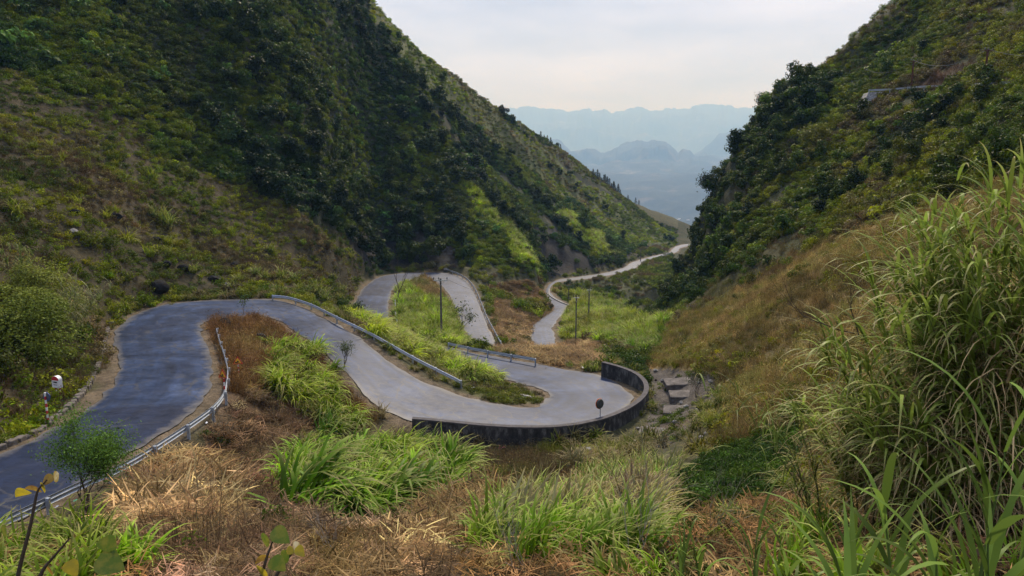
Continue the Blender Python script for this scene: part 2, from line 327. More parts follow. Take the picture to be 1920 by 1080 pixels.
class G:
    """collects quads / polygons into one mesh"""
    def __init__(s): s.v = []; s.f = []; s.m = []
    def add(s, v, f, mi=0):
        b = len(s.v); s.v += [tuple(map(float, p)) for p in v]; s.f += [tuple(b + i for i in q) for q in f]; s.m += [mi] * len(f)
    def box(s, c, d, rz=0, mi=0, bev=0.0):
        cx, cy_, cz = c; x, y, z = d[0] / 2, d[1] / 2, d[2] / 2; ca, sa = math.cos(rz), math.sin(rz)
        v = [(cx + a * x * ca - b * y * sa, cy_ + a * x * sa + b * y * ca, cz + e * z) for e in (-1, 1) for a, b in ((-1, -1), (1, -1), (1, 1), (-1, 1))]
        s.add(v, [(3, 2, 1, 0), (4, 5, 6, 7), (0, 1, 5, 4), (1, 2, 6, 5), (2, 3, 7, 6), (3, 0, 4, 7)], mi)
    def tube(s, P, rad, n=8, mi=0, cap=True):
        P = [Vector(p) for p in P]; rad = rad if hasattr(rad, '__len__') else [rad] * len(P); v = []; f = []
        for i, p in enumerate(P):
            t = (P[min(i + 1, len(P) - 1)] - P[max(i - 1, 0)]).normalized()
            a = t.cross(Vector((0, 0, 1))); a = a if a.length > .05 else t.cross(Vector((0, 1, 0))); a.normalize(); b = t.cross(a)
            for k in range(n):
                q = 2 * math.pi * k / n; v.append(p + a * (math.cos(q) * rad[i]) + b * (math.sin(q) * rad[i]))
        for i in range(len(P) - 1):
            for k in range(n): f.append((i * n + k, i * n + (k + 1) % n, (i + 1) * n + (k + 1) % n, (i + 1) * n + k))
        if cap: f += [tuple(range(n))[::-1], tuple(range((len(P) - 1) * n, len(P) * n))]
        s.add(v, f, mi)
    def sweep(s, P, prof, closed=True, mi=0):
        """profile points (side, up) swept along P; side is to the right of travel"""
        P = np.asarray(P, float); t = np.gradient(P[:, :2], axis=0); t /= np.linalg.norm(t, axis=1)[:, None]
        nrm = np.stack([t[:, 1], -t[:, 0]], 1); v = []; f = []; n = len(prof)
        for i in range(len(P)):
            for a, b in prof: v.append((P[i, 0] + nrm[i, 0] * a, P[i, 1] + nrm[i, 1] * a, P[i, 2] + b))
        for i in range(len(P) - 1):
            for k in range(n if closed else n - 1): f.append((i * n + k, (i + 1) * n + k, (i + 1) * n + (k + 1) % n, i * n + (k + 1) % n))
        if closed: f += [tuple(range(n)), tuple(range((len(P) - 1) * n, len(P) * n))[::-1]]
        s.add(v, f, mi)
    def mesh(s, name, mats, smooth=False):
        me = bpy.data.meshes.new(name); me.from_pydata(s.v, [], s.f)
        for m_ in (mats if isinstance(mats, (list, tuple)) else [mats]): me.materials.append(m_)
        me.polygons.foreach_set('material_index', s.m)
        if smooth: me.polygons.foreach_set('use_smooth', [True] * len(s.f))
        me.update(); return me
    def build(s, name, mats, parent=None, smooth=False):
        return link(name, s.mesh(name, mats, smooth), None, parent)

def newmat(name):
    m_ = bpy.data.materials.new(name); m_.use_nodes = True; nt = m_.node_tree; nt.nodes.clear()
    return m_, nt, nt.nodes, nt.links
def nz(N, L, scale, detail=4, rough=.6, co=None, dist=0):
    n = N.new('ShaderNodeTexNoise'); n.inputs['Scale'].default_value = scale; n.inputs['Detail'].default_value = detail; n.inputs['Roughness'].default_value = rough; n.inputs['Distortion'].default_value = dist
    if co is not None: L.new(co, n.inputs['Vector'])
    return n.outputs[0]
def ramp(N, L, fac, els):
    r = N.new('ShaderNodeValToRGB'); L.new(fac, r.inputs[0]); e = r.color_ramp.elements
    while len(e) < len(els): e.new(.5)
    for k, (p, c) in enumerate(els):
        e[k].position = p; e[k].color = (c, c, c, 1) if not hasattr(c, '__len__') else (*c, 1)
    return r.outputs[0]
def mixc(N, L, fac, a, b, mode='MIX'):
    mx = N.new('ShaderNodeMix'); mx.data_type = 'RGBA'; mx.blend_type = mode
    for sck, v in ((mx.inputs[0], fac), (mx.inputs[6], a), (mx.inputs[7], b)):
        if isinstance(v, (int, float)): sck.default_value = v
        elif isinstance(v, tuple): sck.default_value = (*v, 1)
        else: L.new(v, sck)
    return mx.outputs[2]
def math_(N, L, op, a, b=None):
    n = N.new('ShaderNodeMath'); n.operation = op
    for k, v in enumerate((a, b)):
        if v is None: continue
        if isinstance(v, (int, float)): n.inputs[k].default_value = v
        else: L.new(v, n.inputs[k])
    return n.outputs[0]
def attr(N, name, ty='GEOMETRY'):
    a = N.new('ShaderNodeAttribute'); a.attribute_name = name; a.attribute_type = ty; return a
def princ(N, L, col, rough=.8, spec=.25, metal=0, bump=None, bstr=.3, bdist=.05):
    b = N.new('ShaderNodeBsdfPrincipled'); o = N.new('ShaderNodeOutputMaterial'); L.new(b.outputs[0], o.inputs[0])
    if isinstance(col, tuple): b.inputs['Base Color'].default_value = (*col, 1)
    else: L.new(col, b.inputs['Base Color'])
    if isinstance(rough, (int, float)): b.inputs['Roughness'].default_value = rough
    else: L.new(rough, b.inputs['Roughness'])
    b.inputs['Specular IOR Level'].default_value = spec; b.inputs['Metallic'].default_value = metal
    if bump is not None:
        bp = N.new('ShaderNodeBump'); bp.inputs['Strength'].default_value = bstr; bp.inputs['Distance'].default_value = bdist
        L.new(bump, bp.inputs['Height']); L.new(bp.outputs[0], b.inputs['Normal'])
    return b, o
def geo_pos(N): return N.new('ShaderNodeNewGeometry').outputs['Position']
def simple(name, c, rough=.7, spec=.3, metal=0, var=.35, scale=6, bstr=.15):
    m_, nt, N, L = newmat(name); tc = N.new('ShaderNodeTexCoord').outputs['Object']
    n = nz(N, L, scale, 5, .65, tc); k = ramp(N, L, n, [(.25, 1 - var), (.75, 1 + var * .6)])
    princ(N, L, mixc(N, L, 1.0, c, k, 'MULTIPLY'), rough, spec, metal, n, bstr, .02); return m_

def mat_terrain():
    m_, nt, N, L = newmat("hillside soil and grass"); p = geo_pos(N); a = attr(N, 'ground').outputs['Color']
    n1 = nz(N, L, 1.3, 8, .7, p); n2 = nz(N, L, 9, 6, .7, p); n3 = nz(N, L, .25, 5, .6, p)
    k = mixc(N, L, 1.0, ramp(N, L, n1, [(.3, .45), (.7, 1.5)]), ramp(N, L, n2, [(.3, .5), (.7, 1.45)]), 'MULTIPLY')
    c = mixc(N, L, 1.0, a, k, 'MULTIPLY')
    c = mixc(N, L, ramp(N, L, n3, [(.52, 0.0), (.66, .3)]), c, (.10, .085, .05))
    h = math_(N, L, 'ADD', n1, math_(N, L, 'MULTIPLY', n2, .35))
    princ(N, L, c, .95, .1, 0, h, .9, .25); return m_
def mat_asphalt():
    m_, nt, N, L = newmat("worn asphalt"); p = geo_pos(N)
    ac = attr(N, 'across').outputs['Fac']; pa = attr(N, 'patch').outputs['Fac']; al = attr(N, 'along').outputs['Fac']
    big = nz(N, L, .22, 5, .6, p, .6); med = nz(N, L, 1.4, 6, .65, p); fine = nz(N, L, 22, 4, .7, p)
    cb = N.new('ShaderNodeCombineXYZ'); L.new(math_(N, L, 'MULTIPLY', ac, 3.2), cb.inputs[0]); L.new(math_(N, L, 'MULTIPLY', al, .10), cb.inputs[1])
    streak = nz(N, L, 1.6, 6, .65, cb.outputs[0], .3)
    c = ramp(N, L, big, [(.3, (.003, .010, .032)), (.44, (.008, .019, .052)), (.54, (.014, .029, .072)), (.70, (.034, .053, .106))])  # mottled asphalt; the blue of reflected sky is painted into these colours
    c = mixc(N, L, .75, c, ramp(N, L, streak, [(.3, .58), (.7, 1.45)]), 'MULTIPLY')
    c = mixc(N, L, .7, c, ramp(N, L, med, [(.3, .7), (.7, 1.25)]), 'MULTIPLY')
    c = mixc(N, L, .6, c, ramp(N, L, fine, [(.3, .7), (.7, 1.3)]), 'MULTIPLY')
    c = mixc(N, L, pa, c, mixc(N, L, .5, (.003, .008, .028), ramp(N, L, med, [(.3, .6), (.7, 1.4)]), 'MULTIPLY'))
    m2 = nz(N, L, 5.5, 4, .7, p); c = mixc(N, L, .6, c, ramp(N, L, m2, [(.3, .6), (.7, 1.4)]), 'MULTIPLY')
    tr = math_(N, L, 'COSINE', math_(N, L, 'MULTIPLY', math_(N, L, 'ADD', ac, math_(N, L, 'MULTIPLY', big, .25)), 13.0))
    c = mixc(N, L, .5, c, ramp(N, L, math_(N, L, 'MULTIPLY', math_(N, L, 'ADD', tr, 1.0), .5), [(.2, .8), (.8, 1.22)]), 'MULTIPLY')
    # pale gravelly edges
    ab = math_(N, L, 'ABSOLUTE', ac); e = math_(N, L, 'ADD', ab, math_(N, L, 'MULTIPLY', math_(N, L, 'SUBTRACT', med, .5), .45))
    c = mixc(N, L, ramp(N, L, e, [(.84, 0.0), (1.0, .75)]), c, (.105, .098, .088))
    # thin dark cracks
    v = N.new('ShaderNodeTexVoronoi'); v.feature = 'DISTANCE_TO_EDGE'; v.inputs['Scale'].default_value = .35
    wv = N.new('ShaderNodeVectorMath'); wv.operation = 'ADD'; L.new(p, wv.inputs[0])
    nn = N.new('ShaderNodeTexNoise'); nn.inputs['Scale'].default_value = 1.1; nn.inputs['Detail'].default_value = 5; L.new(p, nn.inputs[0]); L.new(nn.outputs['Color'], wv.inputs[1]); L.new(wv.outputs[0], v.inputs['Vector'])
    ck = mixc(N, L, 1.0, ramp(N, L, v.outputs['Distance'], [(.0, 1.0), (.035, 0.0)]), ramp(N, L, big, [(.42, 0.0), (.55, .8)]), 'MULTIPLY')
    c = mixc(N, L, ck, c, (.05, .05, .055))
    princ(N, L, c, ramp(N, L, med, [(.3, .38), (.7, .58)]), .155, 0, fine, .25, .02); return m_
def mat_leaf(name='leaves', trans=.3, tip=(.36, .25, .12), tipamt=0.0, rough=.55):
    m_, nt, N, L = newmat(name)
    t = attr(N, 'tint', 'INSTANCER').outputs['Color']; v = attr(N, 'var').outputs['Fac']; tp = attr(N, 'tip').outputs['Fac']
    k = ramp(N, L, v, [(0, .5), (.6, 1.05), (1, 1.5)])
    c = mixc(N, L, 1.0, t, k, 'MULTIPLY')
    if tipamt: c = mixc(N, L, math_(N, L, 'MULTIPLY', math_(N, L, 'POWER', tp, 4.0), tipamt), c, tip)
    b, o = princ(N, L, c, rough, .05)
    if trans:
        tr = N.new('ShaderNodeBsdfTranslucent'); L.new(c, tr.inputs[0]); ms = N.new('ShaderNodeMixShader'); ms.inputs[0].default_value = trans
        L.new(b.outputs[0], ms.inputs[1]); L.new(tr.outputs[0], ms.inputs[2]); L.new(ms.outputs[0], o.inputs[0])
    return m_
M_TER = mat_terrain(); M_ASP = mat_asphalt()
M_LEAF = mat_leaf('shrub leaves'); M_BLADE = mat_leaf('grass blades', .3, (.42, .30, .15), .75, .5); M_DRY = mat_leaf('dry grass', .2, (.3, .22, .12), 0, .7)
M_BARK = simple("grey brown bark", (.085, .065, .048), .9, .1, 0, .5, 9, .5)
M_STEEL = simple("galvanised steel", (.36, .40, .45), .42, .5, .35, .25, 3, .05)
M_CONC = simple("grey concrete", (.26, .25, .23), .9, .2, 0, .45, 2.5, .3)
M_DARKC = None
def mat_stained():
    m_, nt, N, L = newmat("black stained concrete"); p = geo_pos(N)
    mp = N.new('ShaderNodeMapping'); mp.inputs['Scale'].default_value = (1.3, 1.3, .6); L.new(p, mp.inputs[0])
    a = nz(N, L, 1.6, 7, .7, mp.outputs[0]); b = nz(N, L, .7, 6, .7, p); f = nz(N, L, 14, 5, .7, p)
    c = ramp(N, L, a, [(.3, (.012, .012, .013)), (.5, (.038, .037, .036)), (.64, (.12, .117, .11))])
    c = mixc(N, L, ramp(N, L, b, [(.6, 0.0), (.72, .75)]), c, (.17, .165, .15))
    c = mixc(N, L, .6, c, ramp(N, L, f, [(.3, .6), (.7, 1.4)]), 'MULTIPLY')
    princ(N, L, c, .92, .15, 0, f, .4, .05); return m_
M_DARKC = mat_stained()
M_COPE = simple("weathered coping", (.075, .070, .072), .9, .2, 0, .5, 3, .3)
M_ROCK = simple("dark limestone", (.018, .0175, .017), .95, .08, 0, .6, 3, .8)
M_PALE = simple("pale limestone", (.17, .165, .155), .9, .2, 0, .5, 3, .7)
M_WHITE = simple("white paint", (.72, .72, .70), .55, .35, 0, .18, 5, .1)
M_RED = simple("red paint", (.45, .03, .035), .5, .35, 0, .25, 5, .1)
M_BLACK = simple("black paint", (.02, .02, .02), .6, .3, 0, .2, 5, .05)
M_YEL = simple("yellow sign sheet", (.75, .42, .03), .45, .4, 0, .15, 5, .03)
M_POLE = simple("weathered pole concrete", (.10, .092, .085), .9, .2, 0, .4, 4, .3)
M_RUSTPOLE = simple("reddish timber pole", (.10, .045, .032), .9, .15, 0, .4, 4, .3)

# ------------------------------------------------------------------ terrain mesh (one sheet all round the camera)
V = np.stack([GX, GY, GZ], -1).reshape(-1, 3)
ii, jj = np.meshgrid(np.arange(NA), np.arange(NR - 1), indexing='ij'); i2 = (ii + 1) % NA
Q = np.stack([ii * NR + jj, ii * NR + jj + 1, i2 * NR + jj + 1, i2 * NR + jj], -1).reshape(-1, 4)
ap = len(V); V = np.vstack([V, [[0, 0, -1.75]]])
GCf = np.vstack([GCOL.reshape(-1, 3), [GC['fgright']]])
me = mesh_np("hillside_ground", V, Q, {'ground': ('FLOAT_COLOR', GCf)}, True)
tag(link("hillside_ground", me, M_TER), "steep valley hillside of soil and low growth falling to the winding road", "hillside", kind='structure')

# ------------------------------------------------------------------ road mesh
def build_road():
    n = len(EL); NC = 15; X = []; AC = []; AL = []; PA = []
    s = np.concatenate([[0], np.cumsum(np.linalg.norm(np.diff(EC, axis=0), axis=1))])
    jl = (fbm(s, s * 0, 1.9, 5, 61) - .5) * 1.1; jr = (fbm(s, s * 0 + 9, 1.9, 5, 62) - .5) * 1.1
    for j in range(NC):
        u = -1 + 2 * j / (NC - 1); f = (u + 1) / 2
        P = EL * (1 - f) + ER * f
        d = (ER - EL) / np.linalg.norm(ER - EL, axis=1)[:, None]
        if j == 0: P = P + d * jl[:, None]
        if j == NC - 1: P = P + d * jr[:, None]
        P[:, 2] += .03 * (1 - u * u) + (-.02 if j in (0, NC - 1) else 0.0) + .012
        X.append(P); AC.append(np.full(n, u)); AL.append(s)
    X = np.stack(X, 1); AC = np.stack(AC, 1); AL = np.stack(AL, 1)
    px, py = proj(X[..., 0], X[..., 1], X[..., 2])
    e = (fbm(X[..., 0], X[..., 1], 1.2, 3, 71) - .5)
    # a newer, darker lay of asphalt up to a ragged joint across the near straight
    p1 = Pz(200, 768, -12.25); p2 = Pz(392, 757, -12.5); dl = p2 - p1; nn = np.array([-dl[1], dl[0]]); nn /= np.linalg.norm(nn)
    sd_ = (X[..., 0] - p1[0]) * nn[0] + (X[..., 1] - p1[1]) * nn[1]
    pa = .75 * sstep(.25, -.25, sd_ + e * .8) * (AL < 60)
    # dark rubbed patch before the first bend
    c0 = Pz(275, 620, -13.3); q = np.hypot((X[..., 0] - c0[0]) / 2.2, (X[..., 1] - c0[1]) / 8)
    pa = np.maximum(pa, .6 * sstep(1.1, .3, q + e * 1.2))
    c1 = Pz(700, 545, -21.8); q = np.hypot((X[..., 0] - c1[0]) / 3.5, (X[..., 1] - c1[1]) / 9); pa = np.maximum(pa, .7 * sstep(1.1, .4, q + e))
    for q0, u0, u1, ln in ((52, -.1, .75, 3.5), (96, -.8, .05, 5), (118, .1, .8, 2.5), (139, -.6, .1, 4), (171, -.15, .7, 6), (205, -.7, 0, 4), (262, .0, .8, 5), (300, -.8, -.1, 6)):
        pa = np.maximum(pa, .55 * (AC > u0) * (AC < u1) * sstep(.15, -.15, np.abs(AL - q0) - ln / 2 + e * .3))
    c2 = Pz(1075, 522, -32); q = np.hypot((X[..., 0] - c2[0]) / 18, (X[..., 1] - c2[1]) / 14); pa = np.maximum(pa, .75 * sstep(1.1, .6, q + e * .4))
    a, b = np.meshgrid(np.arange(n - 1), np.arange(NC - 1), indexing='ij')
    Q = np.stack([a * NC + b, a * NC + b + 1, (a + 1) * NC + b + 1, (a + 1) * NC + b], -1).reshape(-1, 4)
    me = mesh_np("road", X.reshape(-1, 3), Q, {'across': ('FLOAT', AC), 'along': ('FLOAT', AL), 'patch': ('FLOAT', pa)}, True)
    tag(link("road", me, M_ASP), "narrow grey asphalt mountain road winding through hairpin bends", "road", kind='structure')
build_road()

# ------------------------------------------------------------------ far hills beyond the pass
def far_hills():
    az = np.radians(np.arange(-42, 42.01, .06)); r = np.exp(np.linspace(math.log(470), math.log(29000), 400))
    A, Rr = np.meshgrid(az, r, indexing='ij'); X = Rr * np.sin(A); Y = Rr * np.cos(A)
    pxa = 960 + F * np.tan(az) / (CP)  # close enough along the horizon
    def top(sil):
        s = np.array(sil, float); return np.interp(pxa, s[:, 0], s[:, 1])
    Z = np.interp(Rr, [470, 900, 1700, 3000, 4800, 7200, 8800, 13000, 36000], [-150, -240, -300, -330, -270, 60, 80, 120, 120]) + (fbm(X, Y, 700, 6, 80) - .5) * np.clip(Rr * .034, 0, 210)
    def ridge(Z, sil, D, near, far, amp, seed, nsc):
        off = np.abs(Rr - D) / near
        px2 = pxa[:, None] + (fbm(X, Y, D * .05, 4, seed + 9) - .5) * 110 * np.clip(off, 0, 1)
        s = np.array(sil, float); py = np.interp(px2, s[:, 0], s[:, 1]) + (fbm(px2, px2 * 0, nsc, 4, seed) - .5) * amp
        ztop = (540 - py) / F; ztop = (-SP + ztop * CP) / (CP + ztop * SP)  # z per unit forward distance
        Dm = D * (1 + (fbm(np.degrees(az), az * 0, 6, 3, seed + 3) - .5) * .12)
        zt = ztop * (Dm * np.cos(az))[:, None]
        dr = Rr - Dm[:, None]
        foot = Z
        k = np.where(dr < 0, np.clip(1 + dr / near, 0, 1), np.clip(1 - dr / far, 0, 1))
        k = k ** 1.15
        rough = (fbm(X, Y, D * .045, 7, seed + 7) - .5) * D * .05 * np.clip(1 - np.abs(k - .5) * 2, 0, 1)
        return np.where(zt > foot, foot + (zt - foot) * k + rough, Z)
    Z = ridge(Z, [(-2000,230),(700,210),(933,203),(967,200),(1017,200),(1043,205),(1093,205),(1130,205),(1143,212),(1183,200),(1207,198),(1227,205),(1280,203),(1293,198),(1350,195),(1377,203),(1430,200),(1600,190),(4000,220)], 21000, 6000, 3500, 11, 90, 11)
    Z = ridge(Z, [(-2000,300),(1180,310),(1290,296),(1330,268),(1345,250),(1390,237),(1440,228),(1600,215),(4000,260)], 13500, 2900, 2900, 5, 95, 18)
    Z = ridge(Z, [(-2000,250),(800,270),(990,272),(1022,266),(1037,262),(1050,265),(1068,284),(1085,284),(1100,279),(1115,279),(1127,287),(1150,276),(1168,266),(1190,261),(1205,263),(1235,262),(1255,272),(1270,286),(1278,281),(1290,282),(1300,292),(1340,296),(1400,300),(4000,300)], 10500, 2400, 2200, 8, 99, 12)
    Z = ridge(Z, [(-2000,400),(1080,420),(1150,392),(1172,382),(1190,377),(1203,383),(1215,396),(1253,416),(1290,430),(1400,440),(4000,440)], 3000, 580, 650, 5, 104, 14)
    Z[:, 0] = -170
    V = np.stack([X, Y, Z], -1).reshape(-1, 3); na, nr = X.shape
    ii, jj = np.meshgrid(np.arange(na - 1), np.arange(nr - 1), indexing='ij')
    Q = np.stack([ii * nr + jj, ii * nr + jj + 1, (ii + 1) * nr + jj + 1, (ii + 1) * nr + jj], -1).reshape(-1, 4)
    m_, nt, N, L = newmat("far hill forest and fields"); p = geo_pos(N)
    a = nz(N, L, .0018, 8, .65, p); b = nz(N, L, .010, 8, .75, p); c = nz(N, L, .0034, 7, .6, p)
    col = ramp(N, L, b, [(.35, (.008, .013, .011)), (.55, (.022, .028, .018)), (.7, (.05, .05, .035))])
    col = mixc(N, L, ramp(N, L, c, [(.58, 0.0), (.66, .7)]), col, (.11, .09, .065))
    col = mixc(N, L, ramp(N, L, a, [(.62, 0.0), (.7, .6)]), col, (.26, .24, .2))
    princ(N, L, col, .95, .1, 0, b, 1, 8)
    me = mesh_np("hills", V, Q, None, True); tag(link("hills", me, m_), "hazy blue karst hills and valley beyond the pass", "hills", kind='structure')
    return az, r, Z
FAZ, FR, FZ = far_hills()
def far_z(x, y):
    a = math.atan2(x, y); r = math.hypot(x, y)
    return float(FZ[int(np.argmin(abs(FAZ - a))), int(np.argmin(abs(FR - r)))])
# ------------------------------------------------------------------ haze
def haze():
    g = G(); g.box((0, 14500, 900), (56000, 34000, 2680)); m_, nt, N, L = newmat("thin bluish haze")
    o = N.new('ShaderNodeOutputMaterial'); v = N.new('ShaderNodeVolumePrincipled'); L.new(v.outputs[0], o.inputs['Volume'])
    v.inputs['Color'].default_value = (.27, .53, 1.0, 1); v.inputs['Absorption Color'].default_value = (1, 1, 1, 1); v.inputs['Density'].default_value = HAZE; v.inputs['Anisotropy'].default_value = 0.0
    tag(g.build("haze", m_), "pale blue haze filling the valley", "haze", kind='stuff')
HAZE = 0.000150
haze()

# ------------------------------------------------------------------ plant shapes (unit prototypes)
def blades(n, length, width, up=(50, 85), droop=(40, 110), seg=5, spread=.15, seed=0, az=(0, 360), pw=1.4, base_h=(0, 0), fold=0.0):
    r = np.random.default_rng(seed); a = np.radians(r.uniform(az[0], az[1], n)); L = length * r.uniform(.55, 1.1, n); wd = width * r.uniform(.7, 1.2, n)
    e0 = np.radians(r.uniform(up[0], up[1], n)); dr = np.radians(r.uniform(droop[0], droop[1], n))
    rad = spread * np.sqrt(r.uniform(0, 1, n)); q = r.uniform(0, 2 * np.pi, n); bx = rad * np.cos(q); by = rad * np.sin(q); bz = r.uniform(base_h[0], base_h[1], n)
    x, y, z = bx.copy(), by.copy(), bz.copy(); V = []; tip = []
    twist = r.normal(0, .35, n)
    for k in range(seg + 1):
        t = k / seg
        w_ = wd * (np.clip(1.0 - t ** 2.2, .06, 1) * (.55 + .45 * min(1, t * 4))) * .5
        e = e0 - dr * t ** pw
        sx, sy = -np.sin(a + twist * t), np.cos(a + twist * t)
        V.append(np.stack([np.stack([x - sx * w_, y - sy * w_, z + fold * w_], -1), np.stack([x + sx * w_, y + sy * w_, z + fold * w_], -1)], 1)); tip.append(np.full((n, 2), t))
        x = x + np.cos(a) * np.cos(e) * L / seg; y = y + np.sin(a) * np.cos(e) * L / seg; z = z + np.sin(e) * L / seg
    V = np.stack(V, 1); tip = np.stack(tip, 1); var = np.broadcast_to(r.uniform(0, 1, n)[:, None, None], tip.shape)
    ns = seg + 1; b = (np.arange(n) * ns * 2)[:, None] + (np.arange(seg) * 2)[None]
    Q = np.stack([b, b + 1, b + 3, b + 2], -1).reshape(-1, 4)
    return V.reshape(-1, 3), Q, var.reshape(-1), tip.reshape(-1)
def leafq(P, N_, size, seed=0, asp=.5):
    """one folded leaf quad per point P facing N_"""
    r = np.random.default_rng(seed); n = len(P); N_ = N_ / np.linalg.norm(N_, axis=1)[:, None]
    t = np.cross(N_, r.normal(0, 1, (n, 3))); t /= np.linalg.norm(t, axis=1)[:, None]; b = np.cross(N_, t)
    s = size * r.uniform(.6, 1.3, n)[:, None]
    V = np.stack([P - t * s, P + b * s * asp + N_ * s * .12, P + t * s - N_ * s * .2, P - b * s * asp + N_ * s * .12], 1)
    Q = (np.arange(n) * 4)[:, None] + np.arange(4)[None]
    return V.reshape(-1, 3), Q, np.repeat(r.uniform(0, 1, n), 4), np.tile([0, .5, 1, .5], n)
def join(parts):
    V = []; Q = []; a = []; t = []; b = 0
    for v, q, x, y in parts: V.append(v); Q.append(q + b); a.append(x); t.append(y); b += len(v)
    return np.concatenate(V), np.concatenate(Q), np.concatenate(a), np.concatenate(t)
def pmesh(name, data, mat):
    v, q, a, t = data; me = mesh_np(name, v, q, {'var': ('FLOAT', a), 'tip': ('FLOAT', t)}); me.materials.append(mat); return me
def lobes(nl, rx, rz, h, seed, n, size, inner=.55):
    """lumpy crown: leaves on several overlapping lobes"""
    r = np.random.default_rng(seed); P = []; N_ = []
    for k in range(nl):
        q = r.uniform(0, 2 * math.pi); d = rx * r.uniform(.1, .75); c = np.array([d * math.cos(q), d * math.sin(q), h + rz * r.uniform(-.55, .65)])
        rl = rx * r.uniform(.32, .58); m = n // nl
        u = r.normal(0, 1, (m, 3)); u /= np.linalg.norm(u, axis=1)[:, None]; rad = rl * r.uniform(inner, 1.08, m) ** .7
        P.append(c + u * rad[:, None] * [1, 1, .8]); N_.append(u + r.normal(0, .5, (m, 3)) + [0, 0, .55])
    P = np.concatenate(P); N_ = np.concatenate(N_); k = P[:, 2] > .03
    return leafq(P[k], N_[k], size, seed)
PROTO = {}
def proto(kind, i, data, mat):
    me = pmesh("%s leaf mesh" % kind, data, mat); o = bpy.data.objects.new("%s_shape" % kind, me); PROTO.setdefault(kind, []).append(o)
for i in range(4): proto('shrub', i, lobes(7, 1.0, .55, .55, 100 + i, 330, .115), M_LEAF)
for i in range(3): proto('bigleaf', i, lobes(6, 1.0, .6, .6, 130 + i, 110, .24), M_LEAF)
for i in range(4): proto('tree', i, join([lobes(11, 1.0, 1.0, 1.35, 140 + i, 620, .125), lobes(4, .6, .5, .6, 150 + i, 90, .12)]), M_LEAF)
for i in range(2): proto('finebush', i, lobes(14, 1.0, .9, 1.0, 340 + i, 9000, .030, .75), M_LEAF)
for i in range(4): proto('reed', i, blades(64, 1.15, .062, (42, 86), (50, 135), 5, .28, 160 + i), M_BLADE)
for i in range(3): proto('windreed', i, join([blades(58, 1.2, .060, (48, 82), (85, 155), 6, .26, 170 + i, (-85, 85)), blades(16, 1.0, .05, (40, 75), (80, 150), 5, .26, 175 + i)]), M_BLADE); proto('palereed', i, join([blades(40, 1.1, .060, (55, 88), (55, 140), 6, .30, 270 + i, (-95, 95)), blades(14, 1.0, .04, (40, 75), (80, 150), 5, .3, 275 + i)]), M_BLADE)
for i in range(3): proto('tuft', i, join([blades(42, .75, .020, (45, 88), (10, 70), 3, .30, 180 + i), leafq(np.random.default_rng(i).normal(0, .22, (26, 3)) + [0, 0, .45], np.random.default_rng(i).normal(0, 1, (26, 3)), .045, i)]), M_DRY)
for i in range(4): proto('straw', i, join([blades(70, .72, .040, (-6, 28), (-10, 70), 4, .75, 190 + i, base_h=(.02, .16)), blades(26, .6, .036, (15, 65), (50, 140), 4, .65, 195 + i)]), M_DRY)
for i in range(3): proto('herb', i, join([lobes(5, .5, .22, .18, 200 + i, 120, .062), blades(10, .45, .014, (50, 85), (5, 40), 3, .25, 210 + i)]), M_LEAF)
for i in range(3): proto('stalk', i, join([blades(16, 1.3, .013, (68, 90), (0, 25), 4, .5, 220 + i), blades(14, .7, .016, (40, 80), (20, 90), 3, .4, 225 + i)]), M_DRY)
def conifer(seed):
    r = np.random.default_rng(seed); P = []; N_ = []
    for k in range(260):
        h = r.uniform(.08, 1) ; rad = .24 * (1 - h) ** .8 * r.uniform(.3, 1.1) + .01; q = r.uniform(0, 2 * math.pi)
        P.append((rad * math.cos(q), rad * math.sin(q), h - rad * .3)); N_.append((math.cos(q) + r.normal(0, .4), math.sin(q) + r.normal(0, .4), .8))
    return leafq(np.array(P), np.array(N_), .042, seed, .45)

def gn_group(kind):
    ng = bpy.data.node_groups.new("plant scatter " + kind, 'GeometryNodeTree')
    ng.interface.new_socket("Geometry", in_out='INPUT', socket_type='NodeSocketGeometry'); ng.interface.new_socket("Geometry", in_out='OUTPUT', socket_type='NodeSocketGeometry')
    N = ng.nodes; L = ng.links; gi = N.new('NodeGroupInput'); go = N.new('NodeGroupOutput'); j = N.new('GeometryNodeJoinGeometry')
    cur = gi.outputs[0]
    ix = N.new('GeometryNodeInputNamedAttribute'); ix.data_type = 'INT'; ix.inputs[0].default_value = 'idx'
    ro = N.new('GeometryNodeInputNamedAttribute'); ro.data_type = 'FLOAT_VECTOR'; ro.inputs[0].default_value = 'rot'
    sc = N.new('GeometryNodeInputNamedAttribute'); sc.data_type = 'FLOAT_VECTOR'; sc.inputs[0].default_value = 'scl'
    er = N.new('FunctionNodeEulerToRotation'); L.new(ro.outputs[0], er.inputs[0])
    for k, ob in enumerate(PROTO[kind]):
        oi = N.new('GeometryNodeObjectInfo'); oi.inputs[0].default_value = ob; oi.inputs[1].default_value = False
        cmp_ = N.new('FunctionNodeCompare'); cmp_.data_type = 'INT'; cmp_.operation = 'EQUAL'
        si = [s_ for s_ in cmp_.inputs if s_.type == 'INT']; L.new(ix.outputs[0], si[0]); si[1].default_value = k
        ip = N.new('GeometryNodeInstanceOnPoints'); L.new(cur, ip.inputs['Points']); L.new(cmp_.outputs[0], ip.inputs['Selection'])
        L.new(oi.outputs['Geometry'], ip.inputs['Instance']); L.new(er.outputs[0], ip.inputs['Rotation']); L.new(sc.outputs[0], ip.inputs['Scale'])
        L.new(ip.outputs[0], j.inputs[0])
    L.new(j.outputs[0], go.inputs[0]); return ng
GN = {}
